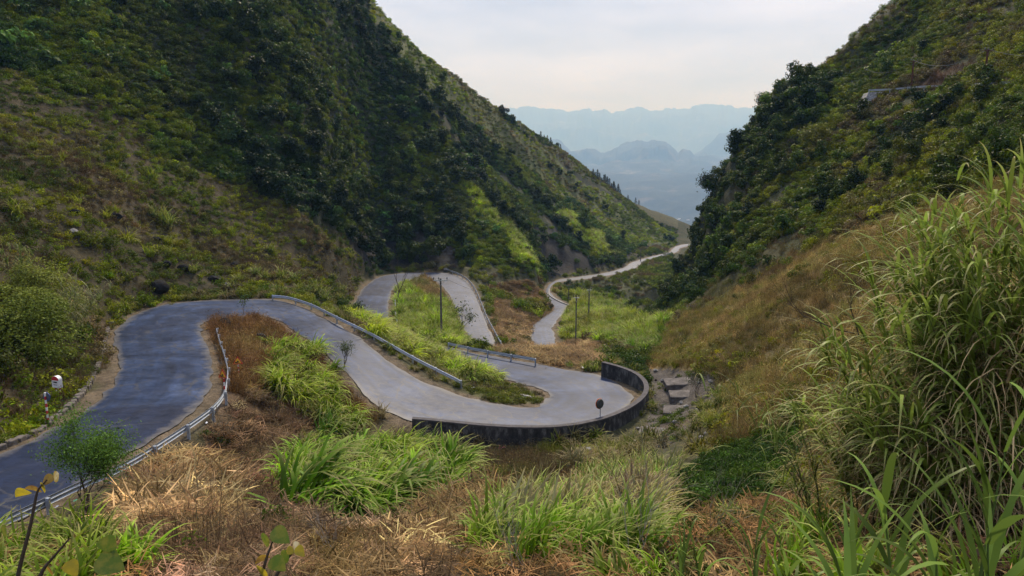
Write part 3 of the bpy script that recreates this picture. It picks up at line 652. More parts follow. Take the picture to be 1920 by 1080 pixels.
def stuff(name, kind, P, rot, scl, tint, label, cat):
    me = bpy.data.meshes.new(name); n = len(P); me.vertices.add(n); me.vertices.foreach_set('co', np.asarray(P, np.float32).ravel())
    for an, ty, fld, d in (('rot', 'FLOAT_VECTOR', 'vector', rot), ('scl', 'FLOAT_VECTOR', 'vector', scl), ('tint', 'FLOAT_VECTOR', 'vector', tint)):
        me.attributes.new(an, ty, 'POINT').data.foreach_set(fld, np.asarray(d, np.float32).ravel())
    me.attributes.new('idx', 'INT', 'POINT').data.foreach_set('value', rng.integers(0, len(PROTO[kind]), n).astype(np.int32))
    o = bpy.data.objects.new(name, me); COL.objects.link(o)
    if kind not in GN: GN[kind] = gn_group(kind)
    md = o.modifiers.new("scatter", 'NODES'); md.node_group = GN[kind]
    me.materials.append(PROTO[kind][0].data.materials[0])
    return tag(o, label, cat, kind='stuff')

SC = {}
def scatter(zones, dens, rmin, rmax, edge=.5, patch=None, vis=.03, azr=(-46, 46), jit=14):
    """random ground points of the given zones; patch = (scale, threshold, softness, seed) keeps them in drifts"""
    a0, a1 = np.radians(azr[0]), np.radians(azr[1]); n = int(dens * .5 * (a1 - a0) * (rmax ** 2 - rmin ** 2))
    a = rng.uniform(a0, a1, n); r = np.sqrt(rng.uniform(rmin ** 2, rmax ** 2, n)); x = r * np.sin(a); y = r * np.cos(a)
    i, j, u, v, r = gcell(x, y)
    k = (gsamp(GE, x, y) > edge) & (GZ[i, j] / r + vis + 2.2 / r > RUN[i, j])
    x, y = x[k], y[k]; z = gz(x, y)
    zi = zone_of(x, y, z, jit); ok = np.isin(zi, [ZN[q] for q in zones]); x, y, z = x[ok], y[ok], z[ok]
    if patch:
        f = fbm(x, y, patch[0], 4, patch[3]); k = rng.uniform(0, 1, len(x)) < sstep(patch[1] - patch[2], patch[1] + patch[2], f); x, y, z = x[k], y[k], z[k]
    return np.stack([x, y, z], 1)
def tints(P, cols, psc=9, seed=0, jit=.22):
    """colour of each plant: drifts of the given colours, plus its own variation"""
    c = np.array(cols, float); f = np.clip((fbm(P[:, 0], P[:, 1], psc, 3, seed) - .28) / .44, 0, .999) * (len(c) - 1) + rng.normal(0, .35, len(P))
    f = np.clip(f, 0, len(c) - 1.001); i = f.astype(int); u = (f - i)[:, None]
    t = c[i] * (1 - u) + c[np.minimum(i + 1, len(c) - 1)] * u
    g = t.mean(1, keepdims=True); k = np.where(t[:, 1:2] > t[:, 0:1], 1.42, 1.0); t = np.clip(g + (t - g) * k, .004, 1)
    return t * np.exp(rng.normal(0, jit, len(P)))[:, None] * (1 + rng.normal(0, .06, (len(P), 3)))
def plant(name, kind, P, size, cols, label, cat, tilt=.18, zs=(.8, 1.25), psc=9, seed=0, sink=.06, yaw=None, jit=.3, near=None):
    n = len(P)
    if n == 0: print('EMPTY', name); return
    s = rng.uniform(size[0], size[1], n) * np.exp(rng.normal(0, .14, n))
    if near: s = s * np.clip(np.hypot(P[:, 0], P[:, 1]) / near, .4, 1)
    scl = np.stack([s, s, s * rng.uniform(zs[0], zs[1], n)], 1)
    rot = np.stack([rng.normal(0, tilt, n), rng.normal(0, tilt, n), rng.uniform(0, 6.283, n) if yaw is None else rng.normal(yaw, .9, n)], 1)
    P = P.copy(); P[:, 2] -= sink * s
    print(name, kind, n)
    return stuff(name, kind, P, rot, scl, tints(P, cols, psc, seed, jit), label, cat)
# palettes (albedo)
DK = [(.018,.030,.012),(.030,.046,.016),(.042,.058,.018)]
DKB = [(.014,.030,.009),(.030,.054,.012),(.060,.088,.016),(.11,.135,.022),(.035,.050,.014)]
RID = [(.04,.062,.016),(.10,.135,.026),(.18,.225,.045),(.15,.12,.045),(.07,.09,.025)]  # yellow green and straw ridge scrub, with some sunlight put into the tints
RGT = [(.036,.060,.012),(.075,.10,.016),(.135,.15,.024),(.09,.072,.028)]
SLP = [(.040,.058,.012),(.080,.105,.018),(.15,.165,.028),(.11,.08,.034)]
GRN = [(.068,.122,.016),(.125,.195,.026),(.185,.26,.038)]
BRT = [(.13,.20,.022),(.19,.27,.034),(.25,.32,.048)]
DRY = [(.13,.07,.026),(.22,.125,.048),(.17,.105,.036),(.25,.17,.065)]
STR = [(.11,.068,.026),(.22,.142,.056),(.37,.255,.115)]
BRN = [(.16,.11,.042),(.26,.185,.065),(.34,.265,.09),(.20,.19,.045),(.28,.20,.07),(.15,.12,.04)]

def vegetate():
    # left mountain
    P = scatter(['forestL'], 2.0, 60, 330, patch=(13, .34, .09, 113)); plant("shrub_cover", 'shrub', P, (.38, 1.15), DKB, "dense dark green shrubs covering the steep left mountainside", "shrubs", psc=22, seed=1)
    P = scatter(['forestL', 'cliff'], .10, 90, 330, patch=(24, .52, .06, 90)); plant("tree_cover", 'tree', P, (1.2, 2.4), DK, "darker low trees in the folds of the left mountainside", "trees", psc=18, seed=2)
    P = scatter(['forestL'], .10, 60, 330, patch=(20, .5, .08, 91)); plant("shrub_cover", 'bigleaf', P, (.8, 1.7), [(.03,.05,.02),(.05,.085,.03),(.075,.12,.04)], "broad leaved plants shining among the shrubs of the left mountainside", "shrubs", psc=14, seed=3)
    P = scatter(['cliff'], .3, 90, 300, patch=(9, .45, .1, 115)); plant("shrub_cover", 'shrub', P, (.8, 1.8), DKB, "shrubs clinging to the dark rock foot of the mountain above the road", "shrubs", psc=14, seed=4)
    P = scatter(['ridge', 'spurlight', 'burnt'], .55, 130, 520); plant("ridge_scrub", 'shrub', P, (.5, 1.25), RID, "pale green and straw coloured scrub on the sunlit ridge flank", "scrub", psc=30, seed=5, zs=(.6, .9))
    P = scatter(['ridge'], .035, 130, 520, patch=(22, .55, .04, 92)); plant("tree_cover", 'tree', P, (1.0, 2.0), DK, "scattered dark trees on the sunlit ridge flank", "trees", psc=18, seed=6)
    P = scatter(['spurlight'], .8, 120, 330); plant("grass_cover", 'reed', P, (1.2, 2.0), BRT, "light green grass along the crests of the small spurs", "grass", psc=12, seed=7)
    # left brown-green slope above the first bend
    P = scatter(['slope'], 2.0, 22, 175); plant("slope_herbs", 'herb', P, (.7, 1.7), SLP, "low green and brown weeds on the open slope above the first bend", "weeds", psc=8, seed=8)
    P = scatter(['slope'], 2.0, 22, 175, patch=(9, .5, .12, 93)); plant("slope_grass", 'tuft', P, (.7, 1.3), [(.07,.05,.026),(.10,.07,.035),(.075,.07,.026)], "brown dry grass on the open slope above the first bend", "grass", psc=9, seed=9)
    P = scatter(['slope'], .10, 35, 175, patch=(14, .52, .06, 94)); plant("slope_shrubs", 'shrub', P, (.5, 1.2), [(.035,.05,.015),(.06,.08,.02),(.09,.12,.025)], "green bushes dotted over the open slope above the first bend", "shrubs", psc=10, seed=10)
    P = scatter(['slope'], .06, 60, 150, patch=(9, .58, .04, 95)); plant("slope_reeds", 'reed', P, (.9, 1.7), [(.10,.13,.03),(.16,.19,.04)], "bright tufts of tall grass standing on the open slope", "grass", psc=9, seed=11)
    # middle: spurs, terraces, valley
    P = scatter(['strawslope', 'mulch'], 5.5, 55, 185, edge=.6); plant("straw", 'straw', P, (.8, 1.5), STR, "cut tan straw spread over the mound and the bank by the bends", "straw", psc=5, seed=12, tilt=.12)
    P = scatter(['strawslope'], 1.2, 70, 185); plant("bank_grass", 'tuft', P, (.8, 1.5), [(.14,.09,.045),(.25,.16,.08),(.16,.15,.05)], "dry stems and grass on the straw bank beside the road", "grass", psc=5, seed=49)
    P = scatter(['strawslope'], .3, 70, 185, patch=(10, .5, .05, 96)); plant("shrub_cover", 'shrub', P, (.8, 1.8), RGT, "green bushes among the straw on the bank beside the road", "shrubs", psc=8, seed=13)
    P = scatter(['green'], 1.6, 80, 190, edge=.8); plant("terrace_grass", 'reed', P, (1.0, 1.7), GRN + [(.17,.2,.05)], "bright green tall grass on the terrace below the lower bends", "grass", psc=14, seed=14)
    P = scatter(['valley', 'scrub'], .5, 60, 420, edge=1.2); plant("valley_scrub", 'shrub', P, (.4, 1.1), [(.035,.055,.016),(.08,.105,.025),(.13,.15,.04),(.12,.085,.04)], "mixed green scrub on the banks below the far road", "scrub", psc=14, seed=15)
    P = scatter(['scrub', 'valley'], 1.2, 15, 130, edge=.9, patch=(8, .45, .1, 97)); plant("valley_grass", 'reed', P, (.5, 1.1), [(.07,.09,.025),(.11,.14,.035),(.12,.10,.045)], "green and yellowish grass along the gully banks", "grass", psc=9, seed=16)
    # embankment hedge between the second and third run of road, island banks
    P = scatter(['hedge'], 4.2, 45, 105, edge=.7, jit=4); plant("embankment_grass", 'windreed', P, (1.35, 2.0), BRT, "tall yellow green grass hedging the bank between two runs of the road", "grass", psc=5, seed=17, yaw=-.5)
    P = scatter(['weeds'], 5, 45, 70, edge=.4, jit=5); plant("bank_weeds", 'herb', P, (.5, .95), [(.07,.08,.025),(.11,.12,.035),(.10,.08,.04)], "low weeds on the tip of the bank inside the sharp bend", "weeds", psc=3, seed=18)
    P = scatter(['isl3'], 1.5, 85, 160, edge=1.0, jit=5); plant("island_grass", 'reed', P, (1.2, 2.0), BRT[:2] + GRN[1:], "bright green grass filling the loop of the middle bend", "grass", psc=7, seed=19)
    P = scatter(['isl3top'], 3, 100, 165, edge=.8, jit=5); plant("island_grass", 'tuft', P, (.8, 1.5), [(.16,.13,.045),(.28,.19,.08),(.20,.20,.06)], "brown and olive grass on the knoll inside the middle bend", "grass", psc=7, seed=20)
    P = scatter(['isl1'], 7, 38, 80, edge=.9, jit=5); plant("island_straw", 'tuft', P, (.8, 1.35), DRY, "dry reddish brown grass on the knoll inside the first bend", "grass", psc=4, seed=21)
    P = scatter(['isl1'], 3, 38, 80, edge=.9, jit=5); plant("straw", 'straw', P, (.6, 1.1), DRY, "fallen brown stems on the knoll inside the first bend", "straw", psc=4, seed=22)
    P = scatter(['isl1green'], 1.5, 36, 62, edge=.8, patch=(5, .46, .06, 98)); plant("bank_grass", 'windreed', P, (1.3, 2.1), GRN, "green tall grass on the bank below the first bend", "grass", psc=4, seed=23, yaw=-.4)
    P = scatter(['isl1green'], 5, 36, 62, edge=.8); plant("bank_grass", 'tuft', P, (.7, 1.2), DRY[:3], "dry grass between the green clumps below the first bend", "grass", psc=4, seed=24)
    # right hillside
    P = scatter(['forestR', 'brownbank', 'cliffR'], 1.7, 55, 215, patch=(12, .38, .09, 114)); plant("hill_shrubs", 'shrub', P, (.4, 1.05), RGT, "olive green bushes covering the right hillside", "shrubs", psc=16, seed=25)
    P = scatter(['cliffR'], .30, 55, 215); plant("hill_trees", 'tree', P, (.9, 1.8), [(.020,.034,.011),(.036,.056,.015),(.06,.082,.02)], "dark trees along the cliff edge of the right hill", "trees", psc=15, seed=45)
    P = scatter(['forestR'], .04, 55, 215, patch=(20, .52, .05, 99)); plant("hill_trees", 'tree', P, (.9, 1.8), [(.022,.036,.012),(.04,.058,.016),(.075,.09,.02)], "low dark trees crowding the right hillside", "trees", psc=15, seed=26)
    P = scatter(['forestR'], .10, 55, 215, patch=(14, .5, .06, 100)); plant("hill_shrubs", 'bigleaf', P, (.7, 1.4), [(.05,.075,.02),(.09,.12,.03),(.13,.15,.035)], "pale broad leaved bushes on the right hillside", "shrubs", psc=12, seed=27)
    P = scatter(['forestR'], .9, 55, 200, patch=(16, .52, .07, 111)); plant("hill_grass", 'tuft', P, (1.0, 1.7), [(.10,.065,.03),(.15,.12,.04),(.12,.12,.035)], "straw coloured grass between the bushes of the right hillside", "grass", psc=8, seed=46)
    P = scatter(['brownbank'], 1.2, 60, 200); plant("hill_grass", 'tuft', P, (1.0, 1.8), [(.08,.05,.03),(.11,.075,.04)], "brown dry growth along the upper road on the right hillside", "grass", psc=8, seed=28)
    # right brown slope
    P = scatter(['brown'], 4.2, 9, 130, vis=.05); plant("dry_grass", 'tuft', P, (.75, 1.35), BRN, "brown dry grass covering the right slope", "grass", psc=9, seed=29)
    P = scatter(['brown'], 1.8, 12, 130, patch=(6, .48, .08, 101)); plant("slope_herbs", 'herb', P, (.8, 1.7), [(.08,.09,.02),(.13,.14,.03),(.18,.17,.04)], "green herbs growing through the dry grass of the right slope", "weeds", psc=6, seed=30)
    P = scatter(['brown'], .10, 20, 130, patch=(8, .54, .05, 112)); plant("slope_reeds", 'reed', P, (.5, 1.0), [(.10,.13,.03),(.17,.17,.05)], "yellow green tufts on the dry right slope", "grass", psc=6, seed=48)
    P = scatter(['brown'], .035, 22, 130, patch=(12, .5, .06, 102)); plant("slope_shrubs", 'shrub', P, (.5, 1.1), [(.05,.065,.018),(.09,.095,.025)], "small olive bushes dotted over the dry right slope", "shrubs", psc=6, seed=31)
    # foreground
    P = scatter(['fgstraw'], 10, 7, 45, edge=1.7, patch=(2.6, .44, .1, 110)); plant("fallen_straw", 'straw', P, (.55, 1.1), [(.075,.045,.022),(.13,.082,.04),(.23,.15,.08),(.09,.06,.03)], "flattened tan straw and dead stems on the slope below the crash barrier", "straw", psc=2.5, seed=32, tilt=.3, near=22, jit=.42)
    P = scatter(['heap'], 14, 7, 45, edge=1.7); plant("straw_heap", 'straw', P, (.7, 1.2), STR, "thick heaps of tan straw on the slope in the foreground", "straw", psc=2, seed=47, tilt=.35, sink=-.08, near=22, jit=.4)
    P = scatter(['fgstraw'], 2.5, 9, 45, edge=2.0, patch=(3, .5, .1, 103)); plant("dry_stems", 'stalk', P, (.5, .95), [(.09,.06,.03),(.16,.11,.055)], "standing dead stems in the straw below the crash barrier", "stems", psc=3, seed=33)
    P = scatter(['fgstraw'], 2.0, 8, 45, edge=.6, patch=(3, .56, .06, 104)); plant("ground_weeds", 'herb', P, (.45, .95), [(.04,.06,.018),(.07,.10,.025)], "small green weeds showing through the straw", "weeds", psc=3, seed=34)
    P = scatter(['fggreen'], 1.5, 18, 46, edge=.8, jit=6, patch=(4, .32, .06, 117)); plant("tall_grass", 'windreed', P, (1.0, 1.9), [(.06,.12,.016),(.105,.19,.024),(.165,.26,.038)], "thick bank of arching green grass before the stained wall", "grass", psc=4, seed=35, yaw=-.2)
    P = scatter(['fggreen'], 3, 18, 46, edge=.8); plant("dry_stems", 'straw', P, (.6, 1.0), STR[:2] + DRY[:2], "dead lower leaves under the green grass bank", "stems", psc=3, seed=36)
    P = scatter(['fgbrown'], 7, 14, 45, edge=.8); plant("dry_grass", 'tuft', P, (.6, 1.0), [(.09,.06,.03),(.13,.10,.04),(.09,.10,.03)], "brownish grass and weeds at the foot of the stained wall", "grass", psc=3, seed=37)
    P = scatter(['fgbrown', 'spill'], 2, 14, 62, edge=.8, patch=(3, .5, .1, 105)); plant("ground_weeds", 'herb', P, (.5, 1.0), [(.05,.065,.02),(.09,.12,.03)], "weeds by the foot of the wall and the spillway", "weeds", psc=3, seed=38)
    P = scatter(['fggreen2'], 3.2, 8.5, 40, jit=6); plant("tall_grass", 'palereed', P, (.62, 1.15), [(.075,.13,.026),(.12,.19,.04),(.19,.245,.085),(.15,.13,.06)], "pale green grass blown over in the middle foreground", "grass", psc=3, seed=39, yaw=.15)
    P = scatter(['fggreen2'], 5, 8.5, 40); plant("dry_stems", 'straw', P, (.5, .9), STR[:2], "dead leaves between the pale green grasses", "stems", psc=3, seed=50, near=22)
    P = scatter(['fggreen2'], 2.5, 8.5, 40, patch=(2.5, .5, .08, 116)); plant("ground_weeds", 'herb', P, (.5, 1.1), [(.04,.06,.016),(.07,.10,.024)], "dark weeds between the pale green grasses", "weeds", psc=3, seed=51)
    P = scatter(['vines'], 14, 9, 40, jit=8); plant("creeper", 'herb', P, (.5, .9), [(.022,.040,.012),(.034,.060,.016),(.055,.088,.024)], "bright green creeping plants in the gully on the right", "creeper", psc=3, seed=40)
    P = scatter(['fgright', 'corner'], 5, 3.5, 16); plant("ground_weeds", 'herb', P, (.3, .7), [(.035,.05,.016),(.06,.085,.022),(.08,.06,.03)], "dark weeds on the ground at the viewer's feet", "weeds", psc=2, seed=41)
    P = scatter(['fgright', 'corner', 'fggreen2'], 6, 3.5, 16); plant("fallen_straw", 'straw', P, (.3, .6), DRY, "dead brown stems on the ground at the viewer's feet", "straw", psc=2, seed=42, tilt=.25, jit=.5)
    P = scatter(['fgright'], 1.3, 5.5, 15, patch=(2.5, .5, .08, 106)); plant("young_grass", 'palereed', P, (.4, .75), [(.08,.13,.025),(.12,.18,.04)], "young green grass shoots in the lower right corner", "grass", psc=2, seed=43)
    P = scatter(['corner'], 2.5, 5, 16, edge=2.5); plant("young_grass", 'reed', P, (.5, .9), [(.09,.15,.028),(.13,.20,.04)], "fresh green grass in the lower left corner", "grass", psc=2, seed=44)
vegetate()
#PART3
# ------------------------------------------------------------------ built things
def resample(P, step):
    P = np.asarray(P, float); s = np.concatenate([[0], np.cumsum(np.linalg.norm(np.diff(P, axis=0), axis=1))]); n = max(2, int(s[-1] / step) + 1)
    q = np.linspace(0, s[-1], n); return np.stack([np.interp(q, s, P[:, k]) for k in range(3)], 1)
WB = [(0,0),(.045,-.045),(.045,-.095),(0,-.14),(0,-.17),(.045,-.215),(.045,-.265),(0,-.31),(-.012,-.31),(.033,-.265),(.033,-.215),(-.012,-.17),(-.012,-.14),(.033,-.095),(.033,-.045),(-.012,0)]
def guardrail(pts, label, spacing=3.0, side=-1, P=None, post_h=None):
    if P is None: a = np.array(pts, float); P = Pz(a[:, 0], a[:, 1], a[:, 2])
    P = resample(catmull(P, 8), .7); o = P[0]
    root = empty("guardrail", o, label, "guardrail", "steel crash barriers beside the road")
    g = G(); g.sweep(P - o, [(a * -side, b) for a, b in WB]); g.build("beam", M_STEEL, root)
    q = resample(P, spacing); t = np.gradient(q, axis=0)
    for k in range(len(q)):
        n = np.array([t[k][1], -t[k][0]]); n /= np.linalg.norm(n); x, y = q[k][:2] + n * .085 * side
        zb = (gz1(x, y) - .25) if post_h is None else q[k][2] - post_h; zt = q[k][2] - .01
        g = G(); g.box((0, 0, (zb - zt) / 2), (.10, .13, zt - zb), math.atan2(t[k][1], t[k][0])); g.box((-n[0] * .05 * side, -n[1] * .05 * side, -.16), (.09, .06, .2), math.atan2(t[k][1], t[k][0]))
        p = g.build("post", M_STEEL, root); p.location = (x - o[0], y - o[1], zt - o[2])
guardrail([(-60,1000,-10.55),(0,972,-10.7),(68,941,-10.85),(140,907,-11.05),(213,876,-11.25),(263,850,-11.4),(307,823,-11.55),(343,800,-11.65),(373,780,-11.75),(397,762,-11.85),(417,740,-11.95),(424,720,-12.05),(427,690,-12.2),(420,660,-12.4),(412,637,-12.5),(406,615,-12.65)],
          "long steel crash barrier curving along the near edge of the road on the left", 3.0, 1)
guardrail([(510,553,-13.3),(540,556,-13.4),(580,568,-13.6),(610,582,-13.8),(640,597,-14.0),(700,626,-14.7),(773,667,-15.5),(840,701,-16.1),(863,713,-16.3)],
          "straight steel crash barrier in front of the yellow green grass hedge", 3.2, -1)
guardrail([(842,642,-19.3),(880,650,-19.1),(923,658,-18.8),(970,665.5,-18.55),(1005,671.5,-18.35)], "short steel crash barrier below the straw covered mound", 3.0, 1)
guardrail([(770,522,-21.75),(753,535,-21.5),(743,550,-21.15),(741.5,573,-20.65),(744,600,-20.3),(751,612,-20.1)], "thin curved crash barrier beside the dead tree in the middle bend", 3.0, 1)
guardrail([(838,504,-22.1),(861,513,-22.3),(877,523,-22.5),(890,539,-22.8),(901,563,-23.3),(914,595,-23.9),(926,617,-24.3),(935,634,-24.5),(945,650,-24.7)],
          "bright crash barrier sweeping down the outside of the middle bend", 3.2, -1)
a = np.array([(1630,168.5,136),(1665,167,133),(1723,162,126),(1787,159,117),(1840,156,107),(1920,152,98),(1990,148,92)], float)
guardrail(None, "distant crash barrier half hidden in bushes across the right hillside", 4.0, 1, Pd(a[:, 0], a[:, 1] - 1, a[:, 2] - 3.7), 1.2)

def concrete_rail():
    a = np.array([(1030,541,-30.2),(1030,551,-29.9),(1036,557,-29.5),(1049,564.5,-29.2),(1062,569.5,-28.9),(1074,574,-28.6)], float); P = resample(catmull(Pz(a[:, 0], a[:, 1], a[:, 2]), 8), .8); o = P[0].copy()
    g = G(); g.sweep(P - o, [(-.14,0),(.14,0),(.18,-.9),(-.18,-.9)]); ob = g.build("barrier", M_CONC); ob.location = o
    tag(ob, "low concrete barrier at the bend before the bright green terrace", "barrier")
concrete_rail()

def parapet():
    a = np.array([(773,783,-15.85),(830,788,-16.05),(900,795,-16.25),(973,799,-16.4),(1030,799,-16.55),(1073,795,-16.65),(1110,788,-16.75),(1145,778,-16.85),(1180,762,-17),(1203,745,-17.1),(1212,729,-17.15),(1208,713,-17.2),(1192,699,-17.2),(1163,687,-17.2),(1130,678,-17.2)], float)
    P = resample(catmull(Pz(a[:, 0], a[:, 1], a[:, 2]), 10), .45); o = P[0].copy()
    P[:, 2] += (fbm(np.arange(len(P)) * .4, np.zeros(len(P)), 1, 3, 300) - .5) * .03
    root = empty("parapet_wall", o, "black stained concrete wall curving round the outside of the sharp bend", "wall")
    g = G(); g.sweep(P - o - [0, 0, .10], [(-.17,0),(.17,0),(.24,-1.4),(.30,-3.4),(-.22,-3.4)]); g.build("wall_body", M_DARKC, root)
    g = G(); g.sweep(P - o, [(-.20,0),(.20,0),(.20,-.098),(-.20,-.098)]); g.build("coping", M_COPE, root)
parapet()

def stripes(g, h, rad, n, first=0, x=0, y=0, z0=0, sides=10):
    for k in range(n): g.tube([(x, y, z0 + h * k / n), (x, y, z0 + h * (k + 1) / n)], rad, sides, (k + first) % 2, cap=(k in (0, n - 1)))
def disc(g, c, nrm, r0, th, mi=0, n=28, r1=None):
    nrm = Vector(nrm).normalized(); c = Vector(c); g.tube([c - nrm * th / 2, c + nrm * th / 2], [r0, r1 or r0], n, mi)
def striped_sign():
    b = onground(91, 797); d = b[1]; h = 64 * d / F * 1.03
    root = empty("road_sign", b, "round road sign seen from behind on a red and white striped post by the drain", "road sign")
    g = G(); stripes(g, h, .045, 9, 0); g.build("post", [M_WHITE, M_RED], root)
    g = G(); disc(g, (.02, .07, h - .22), (.25, 1, .05), .19, .01, 0); g.build("sign_back", simple("dull sign back", (.10, .13, .17), .6, .4), root)
    g = G(); ring = [(.02 + .20 * math.cos(t) * .97, .07 - .20 * math.cos(t) * .24, h - .22 + .20 * math.sin(t)) for t in np.linspace(0, 6.283, 25)]; g.tube(ring, .018, 6, 0, False); g.build("rim", simple("blue paint", (.03, .07, .28), .5, .4), root)
striped_sign()
def km_stone():
    b = onground(110, 743); d = b[1]; s = d / F; w = 18 * s; h0 = 18 * s; hb = 20 * s; dp = .22
    root = empty("kilometre_marker", b, "white kilometre stone with red rounded top on two striped legs", "kilometre marker", rz=-.30)
    def outline(w_, zb, hs, n=14):
        return [(-w_ / 2, zb), (w_ / 2, zb)] + [(w_ / 2 * math.cos(t), zb + hs + w_ / 2 * math.sin(t) * .85) for t in np.linspace(0, math.pi, n)]
    ol = outline(w, h0, hb * .78); n = len(ol); g = G()
    g.add([(x, -dp / 2, z) for x, z in ol] + [(x, dp / 2, z) for x, z in ol], [tuple(range(n)), tuple(range(n, 2 * n))[::-1]] + [(k, n + k, n + (k + 1) % n, (k + 1) % n) for k in range(n)])
    body = g.build("stone", M_WHITE, root)
    zc = h0 + hb * .78; arc = [(-w / 2 * .97, zc - .02), (w / 2 * .97, zc - .02)] + [(w / 2 * .97 * math.cos(t), zc + w / 2 * .97 * math.sin(t) * .85) for t in np.linspace(0.01, math.pi - .01, 12)]; n = len(arc); g = G()
    g.add([(x, -dp / 2 - .006, z) for x, z in arc] + [(x, -dp / 2 + .002, z) for x, z in arc], [tuple(range(n)), tuple(range(n, 2 * n))[::-1]] + [(k, n + k, n + (k + 1) % n, (k + 1) % n) for k in range(n)])
    g.build("cap", M_RED, body)
    g = G()
    for cx, cw in ((-.62, .16), (-.22, .24), (.08, .24), (.38, .24)): g.box((cx * w / 2 * .95, -dp / 2 - .004, h0 + hb * .56), (cw * w / 2, .008, hb * .15))
    g.build("lettering", M_BLACK, body); g = G()
    for cx, cw in ((-.45, .3), (-.12, .24), (.15, .22), (.42, .16)): g.box((cx * w / 2 * .95, -dp / 2 - .004, h0 + hb * .30), (cw * w / 2, .008, hb * .055))
    g.build("lettering", M_BLACK, body)
    for x in (-w * .28, w * .28):
        g = G(); stripes(g, h0, .04, 4, 0, x, 0, 0); g.build("leg", [M_WHITE, M_RED], root)
    g = G(); g.box((-w * .28, 0, .02), (.26, .26, .10)); g.box((w * .28, 0, .02), (.26, .26, .10)); g.build("footing", M_CONC, root)
km_stone()
def warning_sign(px, py, toppx, label, zz, face):
    b = Pz(px, py, zz); b[2] = gz1(b[0], b[1]); d = b[1]; h = (py - toppx) * d / F
    root = empty("warning_sign", b, label, "warning sign", rz=face); s = .30
    g = G(); stripes(g, h - .1, .04, 9, 1); g.build("post", [M_WHITE, M_RED], root)
    def tri(r, y, mat, nm, par, th=.012):
        v = [(r * math.cos(t), y, h - .30 + r * math.sin(t)) for t in (R(90), R(210), R(330))]; g = G()
        g.add(v + [(x, yy + th, z) for x, yy, z in v], [(0, 1, 2), (5, 4, 3), (0, 3, 4, 1), (1, 4, 5, 2), (2, 5, 3, 0)]); return g.build(nm, mat, par)
    pl = tri(s * 1.2, -.075, M_RED, "sign_plate", root); tri(s * .86, -.081, M_YEL, "sign_face", pl, .005)
    g = G(); z0 = h - .30; y = -.086
    g.add([(-.16, y, z0 - .11), (.16, y, z0 - .11), (-.16, y, z0 + .0), (-.16, y + .004, z0 - .11), (.16, y + .004, z0 - .11), (-.16, y + .004, z0)], [(0, 1, 2), (5, 4, 3), (0, 3, 4, 1), (1, 4, 5, 2), (2, 5, 3, 0)])
    g.add([(-.07, y, z0 - .01), (.05, y, z0 - .05), (.075, y, z0 + .02), (-.045, y, z0 + .06), (-.07, y + .004, z0 - .01), (.05, y + .004, z0 - .05), (.075, y + .004, z0 + .02), (-.045, y + .004, z0 + .06)], [(0, 1, 2, 3), (7, 6, 5, 4)]); g.build("symbol", M_BLACK, pl)
warning_sign(423, 757, 688, "yellow and red triangular steep hill sign standing right beside the crash barrier", -12.75, -.35)
warning_sign(448, 707, 666, "yellow and red triangular sign half sunk in dry grass behind the crash barrier", -13.1, .25)

def mirror():
    p = Pz(1127, 781, -16.8); zb = -18.1; r = .36; zc = -16.05
    root = empty("traffic_mirror", (p[0], p[1] + .5, zb), "round traffic mirror with orange rim on a post behind the stained wall", "traffic mirror")
    g = G(); g.tube([(0, 0, 0), (0, 0, zc - zb + .1)], .035, 10); g.build("post", M_STEEL, root)
    n = Vector((-.62, .78, -.12)).normalized(); c = Vector((-.02, .06, zc - zb)); g = G(); g.tube([c - n * .10, c - n * .07, c], [r * .45, r * .85, r * .98], 28); g.build("mirror_back", simple("dark mirror shell", (.04, .045, .04), .5, .4), root)
    a = n.cross(Vector((0, 0, 1))).normalized(); b = n.cross(a); g = G(); ring = [c + n * .055 + a * r * math.cos(t) + b * r * math.sin(t) for t in np.linspace(0, 6.2832, 33)]; g.tube(ring, .022, 8, 0, False); g.build("rim", simple("orange plastic", (.75, .16, .03), .45, .4), root)
    g = G(); disc(g, c + n * .05, n, r * .95, .02, 0, 28); g.build("mirror_glass", simple("mirror glass", (.8, .8, .8), .05, .5, 1, .02, 3, 0), root)
mirror()

def tapered(o, h, w0, w1, mat, root, nm="pole"):
    g = G(); v = [(-1,-1),(1,-1),(1,1),(-1,1)]
    g.add([(a * w0, b * w0, -.6) for a, b in v] + [(a * w1, b * w1, h) for a, b in v], [(3,2,1,0),(4,5,6,7),(0,1,5,4),(1,2,6,5),(2,3,7,6),(3,0,4,7)]); return g.build(nm, mat, root)
POLES = []
def pole(px, py, toppy, d, label, arm=0, mat=None, w=.13, rz=0, group="power poles in the valley", ins=True):
    b = Pd(px, py, d); gzb = gz1(b[0], b[1]); h = Pd(px, toppy, d)[2] - gzb
    root = empty("utility_pole", (b[0], b[1], gzb), label, "utility pole", group, rz)
    tapered(None, h, w, w * .72, mat or M_POLE, root)
    if arm:
        g = G(); g.box((0, -w - .05, h - .25), (arm, .09, .11)); g.tube([(-arm * .3, -w - .04, h - .3), (0, -w, h - .95)], .02, 5); g.tube([(arm * .3, -w - .04, h - .3), (0, -w, h - .95)], .02, 5); ar = g.build("crossarm", M_STEEL if ins else M_RUSTPOLE, root)
        for x in (-arm * .46, -arm * .12, arm * .44):
            g = G(); g.tube([(x, -w - .05, h - .2), (x, -w - .05, h - .08), (x, -w - .05, h - .04), (x, -w - .05, h + .06), (x, -w - .05, h + .1), (x, -w - .05, h + .18)], [.03, .03, .10, .05, .09, .03], 8); g.build("insulator", M_BLACK if ins else M_PALE, root)
    POLES.append(Vector((b[0], b[1], gzb + h)))
    return root
pole(828, 636, 522, 92, "tall concrete power pole with crossarm and insulators in the middle bend", 2.0, None, .15, .05)
pole(1079.5, 637, 555, 106, "plain tall pole on the near edge of the green terrace", .9, None, .11)
